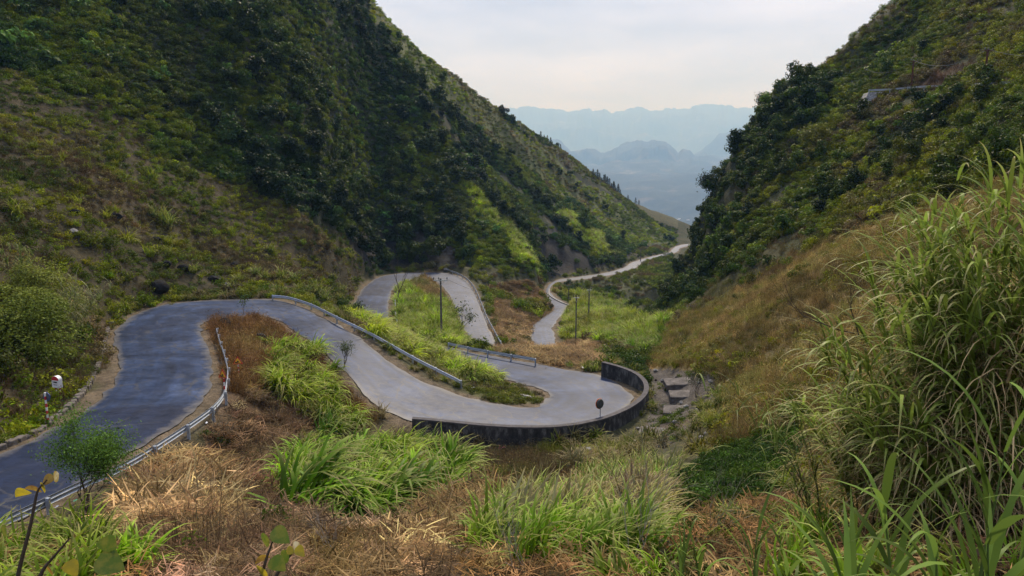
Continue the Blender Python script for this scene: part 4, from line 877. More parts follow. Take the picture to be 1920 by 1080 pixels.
pole(1103.5, 612, 541, 124, "slimmer plain pole further back on the green terrace", .9, None, .12)
pole(1066, 568, 540, 160, "short thin pole by the concrete barrier", 0, None, .10)
pole(1201, 494, 466, 274, "distant pole at the edge of the far road", 0, None, .14)
g3 = "poles along the upper road on the right"
pole(1845, 160, 92, 105, "reddish pole at the crash barrier on the right hillside, nearest of the row", 1.6, M_RUSTPOLE, .13, .3, g3, False)
pole(1709, 160, 113, 126, "reddish pole among bushes on the right hillside, second of the row", 1.6, M_RUSTPOLE, .12, .3, g3, False)
pole(1505, 180, 153, 168, "thin pole on the skyline of the right hill, the taller of two", .7, M_POLE, .09, .3, g3)
pole(1483, 186, 170, 168, "thin pole on the skyline of the right hill, the shorter of two", .6, M_POLE, .08, .3, g3)
def wire(a, b, sag, label, off=0, r=.012):
    a = Vector(a); b = Vector(b); P = [a.lerp(b, t) - Vector((0, 0, sag * 4 * t * (1 - t))) for t in np.linspace(0, 1, 24)]
    g = G(); g.tube([p - a for p in P], r, 5); o = g.build("overhead_wire", M_BLACK if r < .02 else M_PALE); o.location = a; tag(o, label, "wire", "overhead power wires")
wire(POLES[0] + Vector((.9, -.2, -.1)), POLES[1], 1.8, "sagging wire from the crossarm pole to the plain pole on the terrace")
wire(POLES[1], POLES[2], .4, "short wire between the two plain poles on the terrace")
wire(POLES[5], POLES[6], 1.6, "pale wire between the two reddish poles on the right hillside", 0, .035)
wire(POLES[6], Vector(Pd(1620, 128, 148)), 1.5, "pale wire running left from the second reddish pole", 0, .03)
wire(POLES[5], Vector(Pd(1990, 104, 92)), .5, "pale wire running out of view from the nearest reddish pole", 0, .03)

def hill_wall():
    p = [Pd(x, y, d) for x, y, d in ((1629,173,133),(1656,172,132.5),(1638,196,131),(1625,216,129.5),(1612,216,129.5),(1617,196,131))]
    q = [v + np.array([.3, 2.5, 0]) for v in p]; n = 6; g = G(); o = p[0].copy()
    g.add([v - o for v in p] + [v - o for v in q], [tuple(range(n))[::-1], tuple(range(n, 2 * n))] + [(k, (k + 1) % n, n + (k + 1) % n, n + k) for k in range(n)])
    m_, nt, N, L = newmat("pale rubble masonry"); ps = geo_pos(N); v = N.new('ShaderNodeTexVoronoi'); v.feature = 'DISTANCE_TO_EDGE'; v.inputs['Scale'].default_value = 1.6; L.new(ps, v.inputs['Vector'])
    k = nz(N, L, 2, 5, .6, ps); c = mixc(N, L, ramp(N, L, v.outputs['Distance'], [(0, 1.0), (.1, 0.0)]), ramp(N, L, k, [(.3, (.12, .12, .12)), (.7, (.28, .28, .27))]), (.08, .08, .075)); princ(N, L, c, .9, .2, 0, v.outputs['Distance'], .6, .1)
    ob = g.build("retaining_wall", m_); ob.location = o; tag(ob, "pale stone retaining wall below the upper road on the right hillside", "wall")
hill_wall()
def masonry_bank():
    a = np.array([(1062,525.5,-31.9),(1090,521.8,-32.4),(1120,517.8,-32.9),(1150,513.5,-33.2)], float); P = resample(catmull(Pz(a[:, 0], a[:, 1], a[:, 2]), 8), 1.0); P[:, 1] -= 1.6; P[:, 2] += .25; o = P[0].copy()
    g = G(); g.sweep(P - o, [(-.25,0),(.25,0),(1.2,-4.2),(-.25,-4.2)]); ob = g.build("retaining_wall", simple("grey rubble wall", (.20, .185, .165), .9, .2, 0, .7, 1.4, .8)); ob.location = o; tag(ob, "grey rubble wall holding up the far road", "wall")
masonry_bank()

# ---- kerb stones, spillway, slabs
def kerb():
    px = np.array([(-60,868),(20,836),(70,812),(105,787),(140,757),(165,727),(183,692),(193,662),(197,640),(203,617)], float); P = np.array([onground(x, y) for x, y in px]); P = resample(catmull(P, 8), .55); g = G(); r = random.Random(5); o = P[0].copy()
    t = np.gradient(P, axis=0)
    for k in range(len(P)):
        z = gz1(P[k][0], P[k][1]); an = math.atan2(t[k][1], t[k][0]) + r.uniform(-.15, .15); g.box((P[k][0] - o[0] + r.uniform(-.05, .05), P[k][1] - o[1] + r.uniform(-.05, .05), z - o[2] + .02 + r.uniform(-.04, .06)), (r.uniform(.34, .5), r.uniform(.25, .36), r.uniform(.3, .42)), an)
    ob = g.build("kerb", simple("rough kerb stone", (.13, .115, .10), .95, .15, 0, .6, 5, .6)); ob.location = o; b = ob.modifiers.new("worn edges", 'BEVEL'); b.width = .05; b.segments = 2
    tag(ob, "row of rough stones lining the drain beside the road", "kerb", kind='structure')
kerb()
M_SPILL = simple("stained spillway concrete", (.12, .108, .098), .95, .15, 0, .8, 2.0, .6)
def spillway():
    st = [(1292,714,4.2,1.7,.0),(1290,738,3.0,1.6,.12),(1277,768,2.7,1.7,.25),(1238,812,3.0,1.8,.35)]
    b0 = onground(1270, 760); root = empty("spillway", b0, "stepped concrete spillway in the gully outside the stained wall", "spillway")
    for x, y, w, dp, rz in st:
        p = onground(x, y); g = G(); g.box((0, 0, 0), (w, dp, .5)); o = g.build("step", M_SPILL, root); o.location = p - b0 + np.array([0, 0, -.22]); o.rotation_euler = (R(4), R(-3), -rz)
        bv = o.modifiers.new("broken edges", 'BEVEL'); bv.width = .06; bv.segments = 2
spillway()
def slab(px, py, w, dpt, rz, label):
    p = onground(px, py); g = G(); g.box((0, 0, 0), (w, dpt, .22)); o = g.build("concrete_slab", M_CONC); o.location = p + np.array([0, 0, .06]); o.rotation_euler = (R(-12), R(5), rz); bv = o.modifiers.new("edges", 'BEVEL'); bv.width = .03; tag(o, label, "slab", "broken concrete slabs below the barrier")
slab(432, 911, .95, .8, .2, "grey concrete slab lying by the tan straw heap"); slab(527, 962, .5, 1.4, -.6, "narrow concrete slab beside the blue plastic scrap"); slab(988, 745, 1.2, .5, -.4, "dark concrete block on the tip of the bank in the sharp bend")

# ---- rocks
import bmesh
def rock(px, py, wpx, hpx, mat, label, seed, d=None):
    p = onground(px, py) if d is None else Pd(px, py, d); s = p[1] / F; bm = bmesh.new(); bmesh.ops.create_icosphere(bm, subdivisions=3, radius=1); r = random.Random(seed)
    ax = [Vector((r.uniform(-1, 1), r.uniform(-1, 1), r.uniform(-1, 1))).normalized() for _ in range(9)]; off = [r.uniform(.55, .9) for _ in ax]
    for v in bm.verts:
        for a_, o_ in zip(ax, off):
            q = v.co.dot(a_)
            if q > o_: v.co -= a_ * (q - o_) * .9
        v.co *= 1 + .12 * (vnoise(np.array([v.co.x * 3 + seed]), np.array([v.co.y * 3 + v.co.z * 2]), seed)[0] - .5)
        v.co = Vector((v.co.x * wpx * s / 2 * 1.15, v.co.y * wpx * s / 2, v.co.z * hpx * s / 2 * 1.2))
    me = bpy.data.meshes.new("rock"); bm.to_mesh(me); bm.free(); o = link("rock", me, mat); o.location = p + np.array([0, .1, hpx * s * .30]); o.rotation_euler = (0, r.uniform(-.2, .2), r.uniform(0, 6)); return tag(o, label, "rock", "rocks on the slopes")
for k, a in enumerate([(420,614,26,20,M_ROCK,"black boulder at the far end of the curved crash barrier"),(490,640,24,22,M_ROCK,"square black rock in the dry grass of the first knoll"),(452,664,12,10,M_ROCK,"small dark stone low in the dry grass of the first knoll"),
 (138,438,15,11,M_PALE,"pale tilted rock high on the open left slope"),(297,547,36,24,M_ROCK,"large dark rock jutting from the cut bank above the road"),(345,508,22,14,M_ROCK,"dark rock above the first bend, below the tall bright tuft"),(312,500,18,13,M_ROCK,"dark rock on the open slope left of its larger neighbour"),
 (403,527,22,12,M_ROCK,"flat dark rock just above the bend"),(427,540,11,14,M_PALE,"grey upright stone beside the leafy weeds above the bend"),(442,551,20,6,M_PALE,"flat grey slab at the road edge on the first bend"),(207,610,12,9,M_PALE,"pale stone on the drain edge at the outer bend"),
 (268,569,7,6,M_PALE,"small pale stone on the verge of the first bend"),(292,452,16,9,M_ROCK,"low grey rock in the middle of the open slope"),(215,410,26,12,M_ROCK,"long dark ledge on the upper open slope"),(140,400,20,10,M_ROCK,"dark ledge left of the pale tilted rock"),
 (440,500,14,10,M_ROCK,"dark stone among the bright tufts above the bend"),(835,509,10,8,M_PALE,"white block at the start of the bright barrier"),(814,500,7,8,M_PALE,"round pale stone behind the middle bend"),
 (100,625,22,14,M_ROCK,"dark rock under the large leafy bush"),(150,660,20,13,M_ROCK,"dark rock in the cut bank near the outer bend")]): rock(*a, 400 + k)
rs = random.Random(77)
for k in range(26):
    x = rs.uniform(1205, 1335); y = rs.uniform(705, 825); w_ = rs.uniform(4, 12); rock(x, y, w_, w_ * .6, (M_PALE, M_CONC, M_ROCK)[k % 3], ("pale", "grey", "dark")[k % 3] + " loose stone lying in the gully beside the spillway steps", 900 + k)["group"] = ("pale", "grey", "dark")[k % 3] + " loose stones in the gully"
p_rocks = [(1196,806,9,6,"pale rounded stone beside the spillway foot"),(1165,672,8,5,"pale stone in the gully behind the wall end"),(1230,697,10,6,"grey stone at the top of the gully")]
for k, (x, y, w_, h_, l_) in enumerate(p_rocks): rock(x, y, w_, h_, M_PALE, l_, 440 + k)

# ---- litter
def litter(px, py, wpx, col, label, seed):
    p = onground(px, py, 2.5); s = p[1] / F * wpx; r = np.random.default_rng(seed); g = G(); n = 5; v = []
    for i in range(n):
        for j in range(n): v.append(((i / (n - 1) - .5) * s, (j / (n - 1) - .5) * s * .7, abs(r.normal(0, .16)) * s + .05))
    g.add(v, [(i * n + j, (i + 1) * n + j, (i + 1) * n + j + 1, i * n + j + 1) for i in range(n - 1) for j in range(n - 1)])
    key = "litter %.2f %.2f %.2f" % col; m_ = bpy.data.materials.get(key) or simple(key, col, .45, .4, 0, .15, 8, .1)
    o = g.build("litter", m_); o.location = p + np.array([0, 0, .06]); o.rotation_euler = (.25, 0, r.uniform(0, 6)); sd2 = o.modifiers.new("thickness", 'SOLIDIFY'); sd2.thickness = .004; tag(o, label, "litter", "litter on the slopes")
Wt = (.75,.75,.76); Bl = (.12,.35,.75)
for k, a in enumerate([(521,950,15,Bl,"blue plastic scrap on the narrow concrete slab"),(553,957,6,Bl,"tiny blue scrap right of the narrow slab"),(477,906,14,Wt,"white crumpled wrapper near the grey slab"),(400,778,7,Bl,"small blue scrap below the crash barrier"),(387,797,5,Wt,"small white scrap below the crash barrier"),
 (143,944,7,(.1,.45,.25),"green plastic scrap behind the little tree"),(92,956,5,Wt,"white scrap at the barrier posts on the far left"),(107,957,8,(.6,.6,.62),"larger pale scrap at the barrier posts on the far left"),(942,845,15,(.5,.12,.16),"red and white packet at the foot of the stained wall"),
 (1190,831,14,Wt,"white bag by the pale green grass near the spillway"),(1104,844,10,(.5,.55,.65),"greyish bag in front of the stained wall"),(1552,994,12,Wt,"white bag in the weeds of the lower right"),(1778,1028,16,(.8,.2,.05),"orange red packet under the canes at lower right"),
 (887,730,8,Wt,"white scrap on the weeds inside the sharp bend"),(1093,692,11,Wt,"white scrap on the verge before the straw mound"),(150,735,6,Wt,"small white scrap in the drain below the kilometre stone"),(928,653,8,(.3,.6,.8),"pale blue scrap by the end of the bright barrier")]): litter(*a, 500 + k)

# ---- woody plants
def branches(g, p, d, L_, rad, depth, r, tips, spread=.6, nb=(2, 3), up=.15):
    n = 4; P = [Vector(p)]; d = Vector(d).normalized()
    for k in range(n):
        d = (d + Vector((r.uniform(-1, 1), r.uniform(-1, 1), r.uniform(-.6, 1))) * .16).normalized(); P.append(P[-1] + d * L_ / n)
    g.tube(P, [rad * (1 - .45 * k / n) for k in range(n + 1)], 6 if rad > .02 else 4, 0, False); tips.append((P[-1], d, depth))
    if depth <= 0: return
    for k in range(r.randint(*nb)):
        q = P[r.randint(2, n)]; nd = (d + Vector((r.uniform(-1, 1), r.uniform(-1, 1), r.uniform(-.5, 1) + up)) * spread).normalized(); branches(g, q, nd, L_ * r.uniform(.6, .85), rad * .55, depth - 1, r, tips, spread, nb, up)
def woody(name, loc, h, seed, label, cat, depth=3, lean=(0, 0), rad=.05, leaves=0, lsize=.06, tint=(.06,.10,.02), spread=.7, stems=1, group=None, mat=None, cloud=.22, nb=(2, 3)):
    r = random.Random(seed); root = empty(name, loc, label, cat, group); g = G(); tips = []
    for s_ in range(stems): branches(g, (r.uniform(-.05, .05) * stems * h * .2, r.uniform(-.05, .05) * stems * h * .2, -.1), (lean[0] + r.uniform(-.25, .25) * (stems > 1), lean[1] + r.uniform(-.25, .25) * (stems > 1), 1), h * .42, rad, depth, r, tips, spread, nb)
    g.build("trunk" if rad > .025 else "stem", mat or M_BARK, root, True)
    if leaves:
        tp = [t for t in tips if t[2] <= 1]; rg = np.random.default_rng(seed); P = []; 
        for k in range(leaves):
            t = tp[k % len(tp)]; P.append(np.array(t[0]) + rg.normal(0, cloud * h * .35, 3))
        P = np.array(P); me = pmesh("leaf crown", leafq(P, rg.normal(0, 1, (len(P), 3)) + [0, 0, .9], lsize, seed, .42), M_LEAF); o = bpy.data.objects.new("crown", me); COL.objects.link(o); o.parent = root; o["tint"] = tint
    return root
woody("small_tree", onground(166, 966), 2.7, 21, "small green bushy tree growing in front of the crash barrier", "tree", 4, (.05, 0), .035, 10000, .046, (.10,.19,.028), .8, 3, cloud=.28)
woody("dead_tree", Pd(745, 574, 113) * 1.0, 7.2, 5, "bare leafless tree beside the thin barrier in the middle bend", "tree", 3, (-.03, 0), .12, 0, spread=.55)
woody("sapling", onground(455, 592), 2.6, 33, "thin leafy sapling on the knoll of the first bend", "sapling", 2, (.05, 0), .02, 130, .10, (.08,.13,.025), .6, 2)
woody("sapling", onground(612, 668), 2.0, 34, "bare little sapling with level twigs against the road", "sapling", 2, (0, 0), .014, 0, spread=1.1)
woody("roadside_bush", Pd(858, 628, 99), 4.6, 35, "leaning leafy bush reaching over the middle road", "bush", 3, (.5, 0), .05, 420, .15, (.05,.075,.02), .8, 2)
woody("roadside_bush", onground(668, 600), 2.6, 36, "dark round bush at the upper end of the grass hedge", "bush", 3, (0, 0), .04, 700, .10, (.03,.055,.016), .8, 3)
woody("roadside_bush", onground(1306, 745), 2.4, 37, "olive bush growing out of the spillway steps", "bush", 3, (0, 0), .03, 600, .07, (.05,.065,.018), .7, 3)
woody("roadside_bush", onground(645, 690), 2.2, 38, "small leafy bush against the road below the first bend", "bush", 3, (0, 0), .03, 500, .07, (.06,.09,.02), .7, 3)
for k, (x, y, h, s_, t_, l_) in enumerate([(1532,290,5.0,51,(.12,.13,.02),"yellow green tree standing out on the right hillside below the stone wall"),(1330,370,5.5,52,(.022,.038,.014),"dark tree at the cliff edge of the right hill"),(1302,395,4.5,53,(.02,.035,.014),"dark tree overhanging the lowest cliff of the right hill"),
   (1422,215,4.5,54,(.03,.05,.016),"round tree on the skyline below the two thin poles"),(1475,188,3.6,55,(.04,.06,.018),"small tree on the skyline beside the shorter thin pole")]): woody("hillside_tree", onground(x, y), h, s_, l_, "tree", 3, (0, 0), .10, 900, .24, t_, .7, 1, "single trees on the right hill", cloud=.34)
woody("bare_shrub", Pd(1612, 620, 10.5), 1.25, 61, "dark leafless branch rising left of the giant grass", "shrub", 3, (-.25, 0), .012, 0, spread=.9, mat=M_BARK)
woody("bare_branch", Pd(1600, 612, 9.5), 1.9, 62, "long bare branch reaching level to the left from the giant grass", "branch", 2, (-4.5, 0), .010, 0, spread=.5)
M_TWIG = simple("pale dry twig", (.26, .23, .19), .85, .2, 0, .3, 20, .1)
for k, (x, y, h, ln, l_) in enumerate([(1080,1010,1.5,-.5,"tangle of bare grey twigs in the middle of the pale grass"),(1180,1060,1.9,.25,"bare upright twigs right of the middle foreground"),(1000,1075,1.1,-.8,"low bare twigs leaning left at the bottom edge"),(1330,1010,1.6,.3,"thin bare twigs between the pale grass and the creepers"),(640,1040,.9,-.6,"bare twig lying over the straw at the bottom edge"),(1250,880,2.0,.15,"tall thin bare twigs in front of the spillway")]):
    woody("bare_twigs", onground(x, y, 5), h, 70 + k, l_, "twigs", 3, (ln, 0), .007, 0, spread=.75, stems=3, group="bare twigs in the foreground", mat=M_TWIG, nb=(2, 4))
def conifers():
    M = [pmesh("conifer crown", conifer(600 + k), M_LEAF) for k in range(4)]; tk = G(); tk.tube([(0, 0, -.05), (0, 0, .5), (0, 0, .95)], [.022, .014, .003], 6); TM = tk.mesh("conifer trunk", M_BARK)
    cx, _ = proj(CL[:, 0], CL[:, 1], CL[:, 2]); order = np.argsort(cx[:37]); r = random.Random(9)
    xs = [1013,1019,1024,1029,1047] + [1108 + 2.6 * k + (k * 7 % 5) * .6 for k in range(20)] + [1172,1188,1193]
    for k, x in enumerate(xs):
        i = int(np.argmin(abs(az - math.degrees(math.atan((x - 960) / F / CP))))); jr = (rr > 250) & (rr < 540); j = int(np.argmax(np.where(jr, ELEV[i], -9))) - r.randint(0, 4)
        q = np.array([GX[i, j], GY[i, j]]); z = GZ[i, j]; h = r.uniform(3.0, 6.0) * (.85 if x < 1100 else 1.0)
        root = empty("conifer", (q[0], q[1], z - .2), "small dark conifer in the line along the left ridge", "conifer", "conifers along the left ridge"); root.scale = (h * 1.45, h * 1.45, h)
        c = bpy.data.objects.new("crown", M[k % 4]); COL.objects.link(c); c.parent = root; c["tint"] = (.018, .030, .016); t = bpy.data.objects.new("trunk", TM); COL.objects.link(t); t.parent = root
conifers()

# ---- tall grasses close to the viewer
M_GIANT = mat_leaf('giant grass leaves', .35, (.50, .38, .22), .9, .45)
M_CANE = mat_leaf('cane', 0, (.3, .22, .12), 0, .6)
def giant(base, h, nc, seed, label, lean=-.25, ll=1.0, lw=.046, tint=(.19,.27,.045), rad=.42, dead=300, name="giant_grass", hvar=(.6, 1.05)):
    r = np.random.default_rng(seed); root = empty(name, base, label, "grass", "tall grass clumps near the viewer"); g = G(); parts = []; base = np.array(base)
    for k in range(nc):
        q = r.uniform(0, 6.283); rd = rad * math.sqrt(r.uniform(0, 1)); b = np.array([rd * math.cos(q), rd * math.sin(q), -.15]); H = h * r.uniform(*hvar); la = lean * r.uniform(.3, 1.5) + .25 * math.cos(q) * rd / rad; lb = r.normal(0, .10)
        ts = np.linspace(0, 1, 6); P = np.stack([b[0] + la * H * ts ** 1.8, b[1] + lb * H * ts ** 1.8, b[2] + H * ts * (1 - .12 * abs(la) * ts)], 1); g.tube([tuple(p) for p in P], [.010, .009, .008, .006, .004, .002], 5, 0, False)
        m = int(r.integers(15, 22)); v, Q_, va, ti = blades(m, ll, lw, (35, 84), (60, 150), 7, 0, int(r.integers(1e9)), (95, 265) if r.uniform() < .72 else (0, 360), 1.2)
        hh = r.uniform(.25, 1.0, m); hh[:2] = 1.0; per = np.stack([np.interp(hh, ts, P[:, c]) for c in range(3)], 1); v = v + np.repeat(per, 16, 0); parts.append((v, Q_, va, ti))
    c = g.build("cane", M_CANE, root, True); c["tint"] = (.09, .10, .04); c.data.attributes.new('var', 'FLOAT', 'POINT').data.foreach_set('value', np.full(len(c.data.vertices), .5, np.float32))
    me = pmesh("grass leaves", join(parts), M_GIANT); o = bpy.data.objects.new("leaves", me); COL.objects.link(o); o.parent = root; o["tint"] = tint
    if dead:
        v, Q_, va, ti = blades(dead, h * .42, .018, (20, 75), (100, 170), 5, rad * 1.3, seed + 3, (0, 360), .8, (h * .05, h * .7)); me = pmesh("dead grass leaves", (v, Q_, va, ti), M_DRY); o = bpy.data.objects.new("dead_leaves", me); COL.objects.link(o); o.parent = root; o["tint"] = (.46, .34, .17)
    return root
def gb(px, d):
    a, y, z = ray(px, 600); x = a / y * d; return (x, d, gz1(x, d))
def gtop(px, toppy, d): return Pd(px, toppy, d)[2] - gb(px, d)[2]
for k, (px, top, d, nc, lean, l_) in enumerate([(1930,335,9.0,46,-.10,"tallest giant grass clump at the right edge"),(1855,370,9.6,46,-.12,"tall arching grass clump left of the tallest one"),(1800,480,9.2,40,-.12,"drooping grass clump in the middle of the giant grass"),(1885,470,8.0,36,-.10,"dense grass clump in front of the tallest one"),
    (1735,600,9.4,34,-.14,"lower arching grass clump on the left flank of the giant grass"),(1675,720,10.0,26,-.16,"pale tipped grass clump at the left foot of the giant grass"),(1975,400,8.4,34,-.10,"giant grass clump cut by the right frame edge"),(1800,690,8.2,26,-.14,"shadowy grass clump low in front of the giant grass")]):
    giant(gb(px, d), gtop(px, top, d), nc, 700 + k, l_, lean)
giant(gb(1572, 9.8), gtop(1500, 690, 9.8) * 1.05, 7, 720, "leaning spray of grass reaching left over the brown slope", -.55, .85, .024, (.12,.17,.035), .18, 20)
def cane_plant(px, d, basey, topy, seed, label, lean=0.0, lw=.045, ll=.95, tint=(.13,.21,.036), n=11):
    b = Pd(px, basey, d); b[2] = min(b[2], gz1(b[0], b[1])); h = Pd(px, topy, d)[2] - b[2]; r = np.random.default_rng(seed); root = empty("cane_plant", b, label, "cane", "broad leaved canes at the right corner")
    ts = np.linspace(0, 1, 7); P = np.stack([lean * h * ts ** 1.5, 0 * ts, h * .72 * ts], 1); g = G(); g.tube([tuple(p) for p in P], [.012, .012, .011, .010, .008, .006, .003], 7, 0, False); c = g.build("cane", M_CANE, root, True); c["tint"] = (.10, .15, .04); c.data.attributes.new('var', 'FLOAT', 'POINT').data.foreach_set('value', np.full(len(c.data.vertices), .5, np.float32))
    v, Q_, va, ti = blades(n, ll, lw, (55, 82), (30, 125), 9, 0, seed, (0, 360), 1.6, fold=.35); hh = np.linspace(.38, 1, n); per = np.stack([np.interp(hh, ts, P[:, q]) for q in range(3)], 1); v = v + np.repeat(per, 20, 0)
    o = bpy.data.objects.new("leaves", pmesh("cane leaves", (v, Q_, va, ti), M_CLEAF)); COL.objects.link(o); o.parent = root; o["tint"] = tint
M_CLEAF = mat_leaf('broad cane leaves', .35, (.4, .3, .14), .12, .4)
for a in [(1812,3.3,1200,640,801,"tallest broad leaved cane in the right corner",.04,.045,.95),(1690,3.5,1190,800,802,"broad leaved cane left of the tallest cane",-.10,.042,.85),(1760,2.9,1260,860,803,"short broad leaved cane close to the viewer",-.05,.04,.7),(1880,3.8,1180,700,804,"broad leaved cane at the right edge",.08,.045,.95),(1585,4.2,1130,900,805,"slender young cane in front of the white bag",.02,.03,.6),(1410,4.0,1140,905,806,"slender young cane at the bottom left of the creepers",0,.028,.62),(1330,4.4,1130,935,807,"thin young cane at the bottom edge by the pale grass",-.1,.028,.6),(1270,5.0,1120,960,808,"small bright cane shoot left of the thin young canes",.05,.026,.55),(1490,3.6,1160,960,809,"low bright cane shoot between the young canes",-.05,.032,.6),(1640,3.0,1230,960,810,"low arching cane close to the viewer at the bottom edge",-.15,.038,.75),(1850,2.7,1300,800,811,"large near cane whose leaves cross the right corner",-.05,.045,.85)]: cane_plant(*a)
# ---- leafy twigs with yellow leaves at the bottom left
def twig(d, stem, leaves, label, seed):
    b = Pd(*stem[0], d); root = empty("yellow_leaf_plant", b, label, "plant"); g = G(); P = [Pd(x, y, d) - b for x, y in stem]; P = [tuple(p) for p in catmull(P, 4)]; g.tube(P, [.011 * (1 - .7 * k / len(P)) for k in range(len(P))], 6, 0, False); g.build("stem", M_BARK, root, True); r = random.Random(seed)
    for x, y, s_, an, col in leaves:
        c = Vector(Pd(x, y, d + r.uniform(-.08, .08)) - b); L_ = s_ * d / F; u = Vector((math.cos(R(an)), r.uniform(-.3, .3), math.sin(R(an)))); w_ = Vector((-math.sin(R(an)) * .8, .55, math.cos(R(an)) * .8)).normalized(); v = []; g = G()
        n = 8
        for k in range(n + 1):
            t = k / n; wd = L_ * .40 * (math.sin(math.pi * min(1, t ** .75)) ** .8 if 0 < t < 1 else .02); ctr = c + u * L_ * (t - .5) - Vector((0, 0, 1)) * L_ * .35 * (t - .4) ** 2
            v += [ctr - w_ * wd + Vector((0, 0, .12 * wd)), ctr, ctr + w_ * wd + Vector((0, 0, .25 * wd))]
        g.add(v, [q for k in range(n) for q in ((k * 3, k * 3 + 1, k * 3 + 4, k * 3 + 3), (k * 3 + 1, k * 3 + 2, k * 3 + 5, k * 3 + 4))]); o = g.build("leaf", LM[col], root, True)
def leafm(name, c, c2):
    m_, nt, N, L = newmat(name); tc = N.new('ShaderNodeTexCoord').outputs['Object']; n = nz(N, L, 22, 4, .6, tc); cc = mixc(N, L, ramp(N, L, n, [(.42, 0.0), (.62, 1.0)]), c, c2); b, o = princ(N, L, cc, .5, .35); tr = N.new('ShaderNodeBsdfTranslucent'); L.new(cc, tr.inputs[0]); ms = N.new('ShaderNodeMixShader'); ms.inputs[0].default_value = .4; L.new(b.outputs[0], ms.inputs[1]); L.new(tr.outputs[0], ms.inputs[2]); L.new(ms.outputs[0], o.inputs[0]); return m_
LM = {'y': leafm("yellowing leaf", (.42, .33, .02), (.28, .24, .03)), 'g': leafm("green leaf", (.10, .16, .02), (.2, .21, .03)), 'b': leafm("browning leaf", (.30, .20, .03), (.14, .08, .03)), 'w': leafm("pale leaf", (.6, .55, .38), (.4, .3, .08))}
twig(3.2, [(30,1100),(38,1060),(56,990),(66,940),(72,918),(88,900)], [(42,924,38,200,'y'),(62,917,34,160,'b'),(80,912,26,100,'y'),(92,899,26,20,'b'),(106,893,28,55,'w'),(8,995,34,80,'g')], "dark stem with curled yellow leaves at the left edge", 1)
twig(3.0, [(65,1110),(80,1070),(100,1045),(130,1010)], [(202,1021,42,-60,'g'),(160,1027,34,100,'g'),(205,1058,60,-15,'g'),(90,1066,34,110,'b'),(134,1065,36,-60,'y')], "low stem with long green and yellow leaves in the lower left corner", 2)
twig(3.0, [(485,1110),(492,1075),(502,1040),(514,1008)], [(497,1010,34,100,'g'),(525,1005,42,-30,'g'),(492,1048,30,200,'b'),(520,1058,38,-40,'g'),(490,1070,40,110,'y'),(535,1042,34,70,'g')], "stem with yellow green leaves at the bottom left centre", 3)
twig(3.1, [(500,1110),(525,1068),(545,1040),(552,1032)], [(545,1033,20,10,'y'),(557,1024,26,60,'w'),(562,1034,24,-40,'y')], "short stem with a pale torn yellow leaf at bottom left centre", 4)

# ---- grass tufts one can pick out on the slopes
def tuft(px, py, size, tint, label, kind='reed', i=0, group=None):
    p = onground(px, py); o = bpy.data.objects.new("grass_tuft", PROTO[kind][i % 4 % len(PROTO[kind])].data); COL.objects.link(o); o.location = p - np.array([0, 0, .08]); o.rotation_euler = (0, 0, i * 1.7); o.scale = (size, size, size * 1.1); o["tint"] = tint; return tag(o, label, "grass tuft", group)
def bush(px, py, size, tint, label, i):
    o = tuft(px, py, size, tint, label, 'finebush', i); o.name = "leafy_bush"; o['category'] = "bush"; o.location.z -= size * .35; o.scale = (size * 1.15, size * 1.15, size * 1.05)
bush(85, 668, 2.6, (.13,.17,.024), "large full leafy bush on the cut bank above the kilometre stone", 1)
bush(28, 655, 2.7, (.15,.185,.026), "leafy bush left of the large one at the frame edge", 2)
bush(70, 590, 2.5, (.18,.21,.032), "lighter leafy bush behind and above the large one", 3)
bush(130, 615, 1.9, (.16,.19,.03), "smaller leafy bush right of the large one", 0)
tuft(311, 424, 3.0, (.15,.20,.03), "large bright tuft of tall grass in the middle of the open left slope", i=1)
tuft(285, 405, 1.8, (.12,.16,.03), "smaller bright tuft up and left of the large one on the open slope", i=2)
for k, (x, y, s_) in enumerate([(483,518,1.9),(499,524,1.6),(526,524,2.1),(552,528,2.0),(450,528,1.5),(597,552,2.2),(608,566,1.9),(560,545,1.4),(437,545,1.5),(520,548,1.4),(316,480,1.5),(362,512,1.5),(577,548,1.5),(640,545,1.7),(625,525,1.5)]):
    tuft(x, y, s_, (.16,.20,.03) if k % 3 else (.13,.18,.03), "bright yellow green grass tuft on the slope above the first bend", i=k, group="bright tufts above the first bend")
giant(onground(138, 640), 4.6, 16, 730, "pale plumed grass clump on the right flank of the large leafy bush", .35, 1.5, .06, (.16,.18,.07), .6, 60)
giant(onground(45, 560), 4.0, 16, 731, "tall reedy grass above the leafy bushes at the left edge", .1, 1.5, .07, (.11,.15,.035), .6, 60)
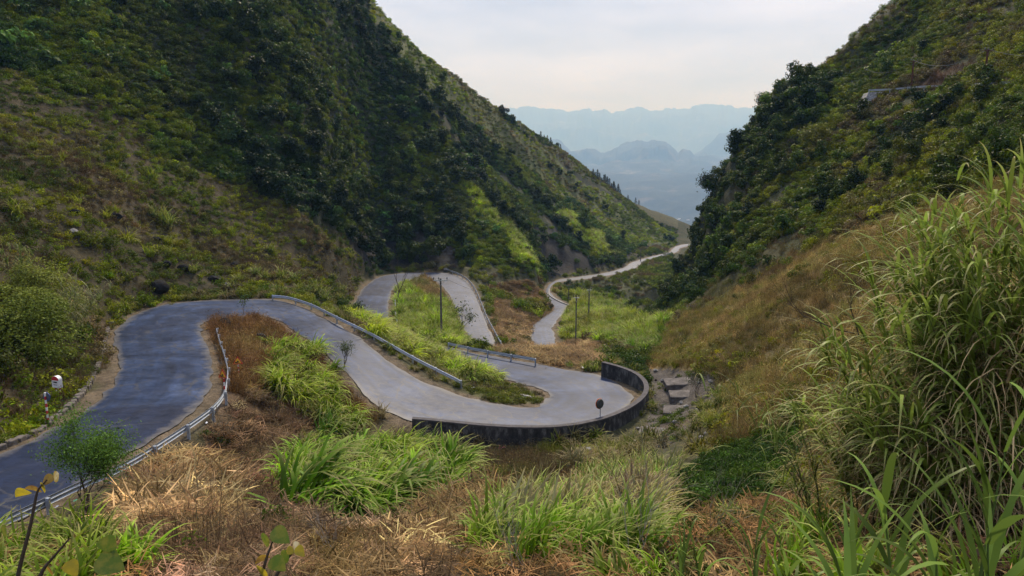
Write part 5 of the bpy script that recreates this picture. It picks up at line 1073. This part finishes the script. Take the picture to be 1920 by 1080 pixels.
def plume(px, py, d, h, label):
    b = Pd(px, py, d); b[2] = gz1(b[0], b[1]); root = empty("grass_plume", b, label, "plume"); g = G(); g.tube([(0, 0, 0), (.02, 0, h * .6), (-.04, 0, h)], .006, 5); g.build("stem", M_TWIG, root)
    v = blades(260, .11, .006, (30, 80), (20, 90), 2, .012, 5, base_h=(0, .34)); o = bpy.data.objects.new("seed_head", pmesh("seed head", v, M_DRY)); COL.objects.link(o); o.parent = root; o.location = (-.04, 0, h - .30); o["tint"] = (.30, .21, .13)
plume(1185, 960, 13.5, 1.5, "feathery brown seed head standing above the pale green grass")
plume(1175, 955, 14.5, 1.2, "smaller feathery seed head left of the tall one")
# ---- far village
def village():
    r = random.Random(3); hm = [simple("white house wall", (.78, .77, .74), .8, .2), simple("pale blue house wall", (.5, .58, .66), .8, .2)]; rm = simple("grey house roof", (.25, .22, .2), .8, .2)
    for k, (px, rd, w_) in enumerate([(1212,4500,24),(1219,4540,18),(1226,4480,20),(1237,4560,19),(1246,4500,27),(1253,4530,18),(1262,4470,24),(1268,4570,18),(1196,4440,15),(1285,4400,19),(1207,1960,11),(1213,1975,9)]):
        a = math.atan((px - 960) / F / CP); x, y = rd * math.sin(a), rd * math.cos(a); z = far_z(x, y); root = empty("house", (x, y, z - 1), "tiny white house in the hazy village across the valley" if rd > 2000 else "small white house on the near hazy hill beyond the pass", "house", "houses of the far village" if rd > 2000 else "houses on the near hazy hill", r.uniform(-.3, .3))
        g = G(); g.box((0, 0, w_ * .22), (w_, w_ * .6, w_ * .44)); g.build("wall", hm[k % 2 if k % 3 == 0 else 0], root)
        g = G(); h = w_ * .44; e = w_ * .05; g.add([(-w_/2-e,-w_*.33,h+.05),(w_/2+e,-w_*.33,h+.05),(w_/2+e,w_*.33,h+.05),(-w_/2-e,w_*.33,h+.05),(-w_/2-e,0,h+w_*.2),(w_/2+e,0,h+w_*.2)], [(3,2,1,0),(0,1,5,4),(2,3,4,5),(1,2,5),(3,0,4)]); g.build("roof", rm, root)
village()
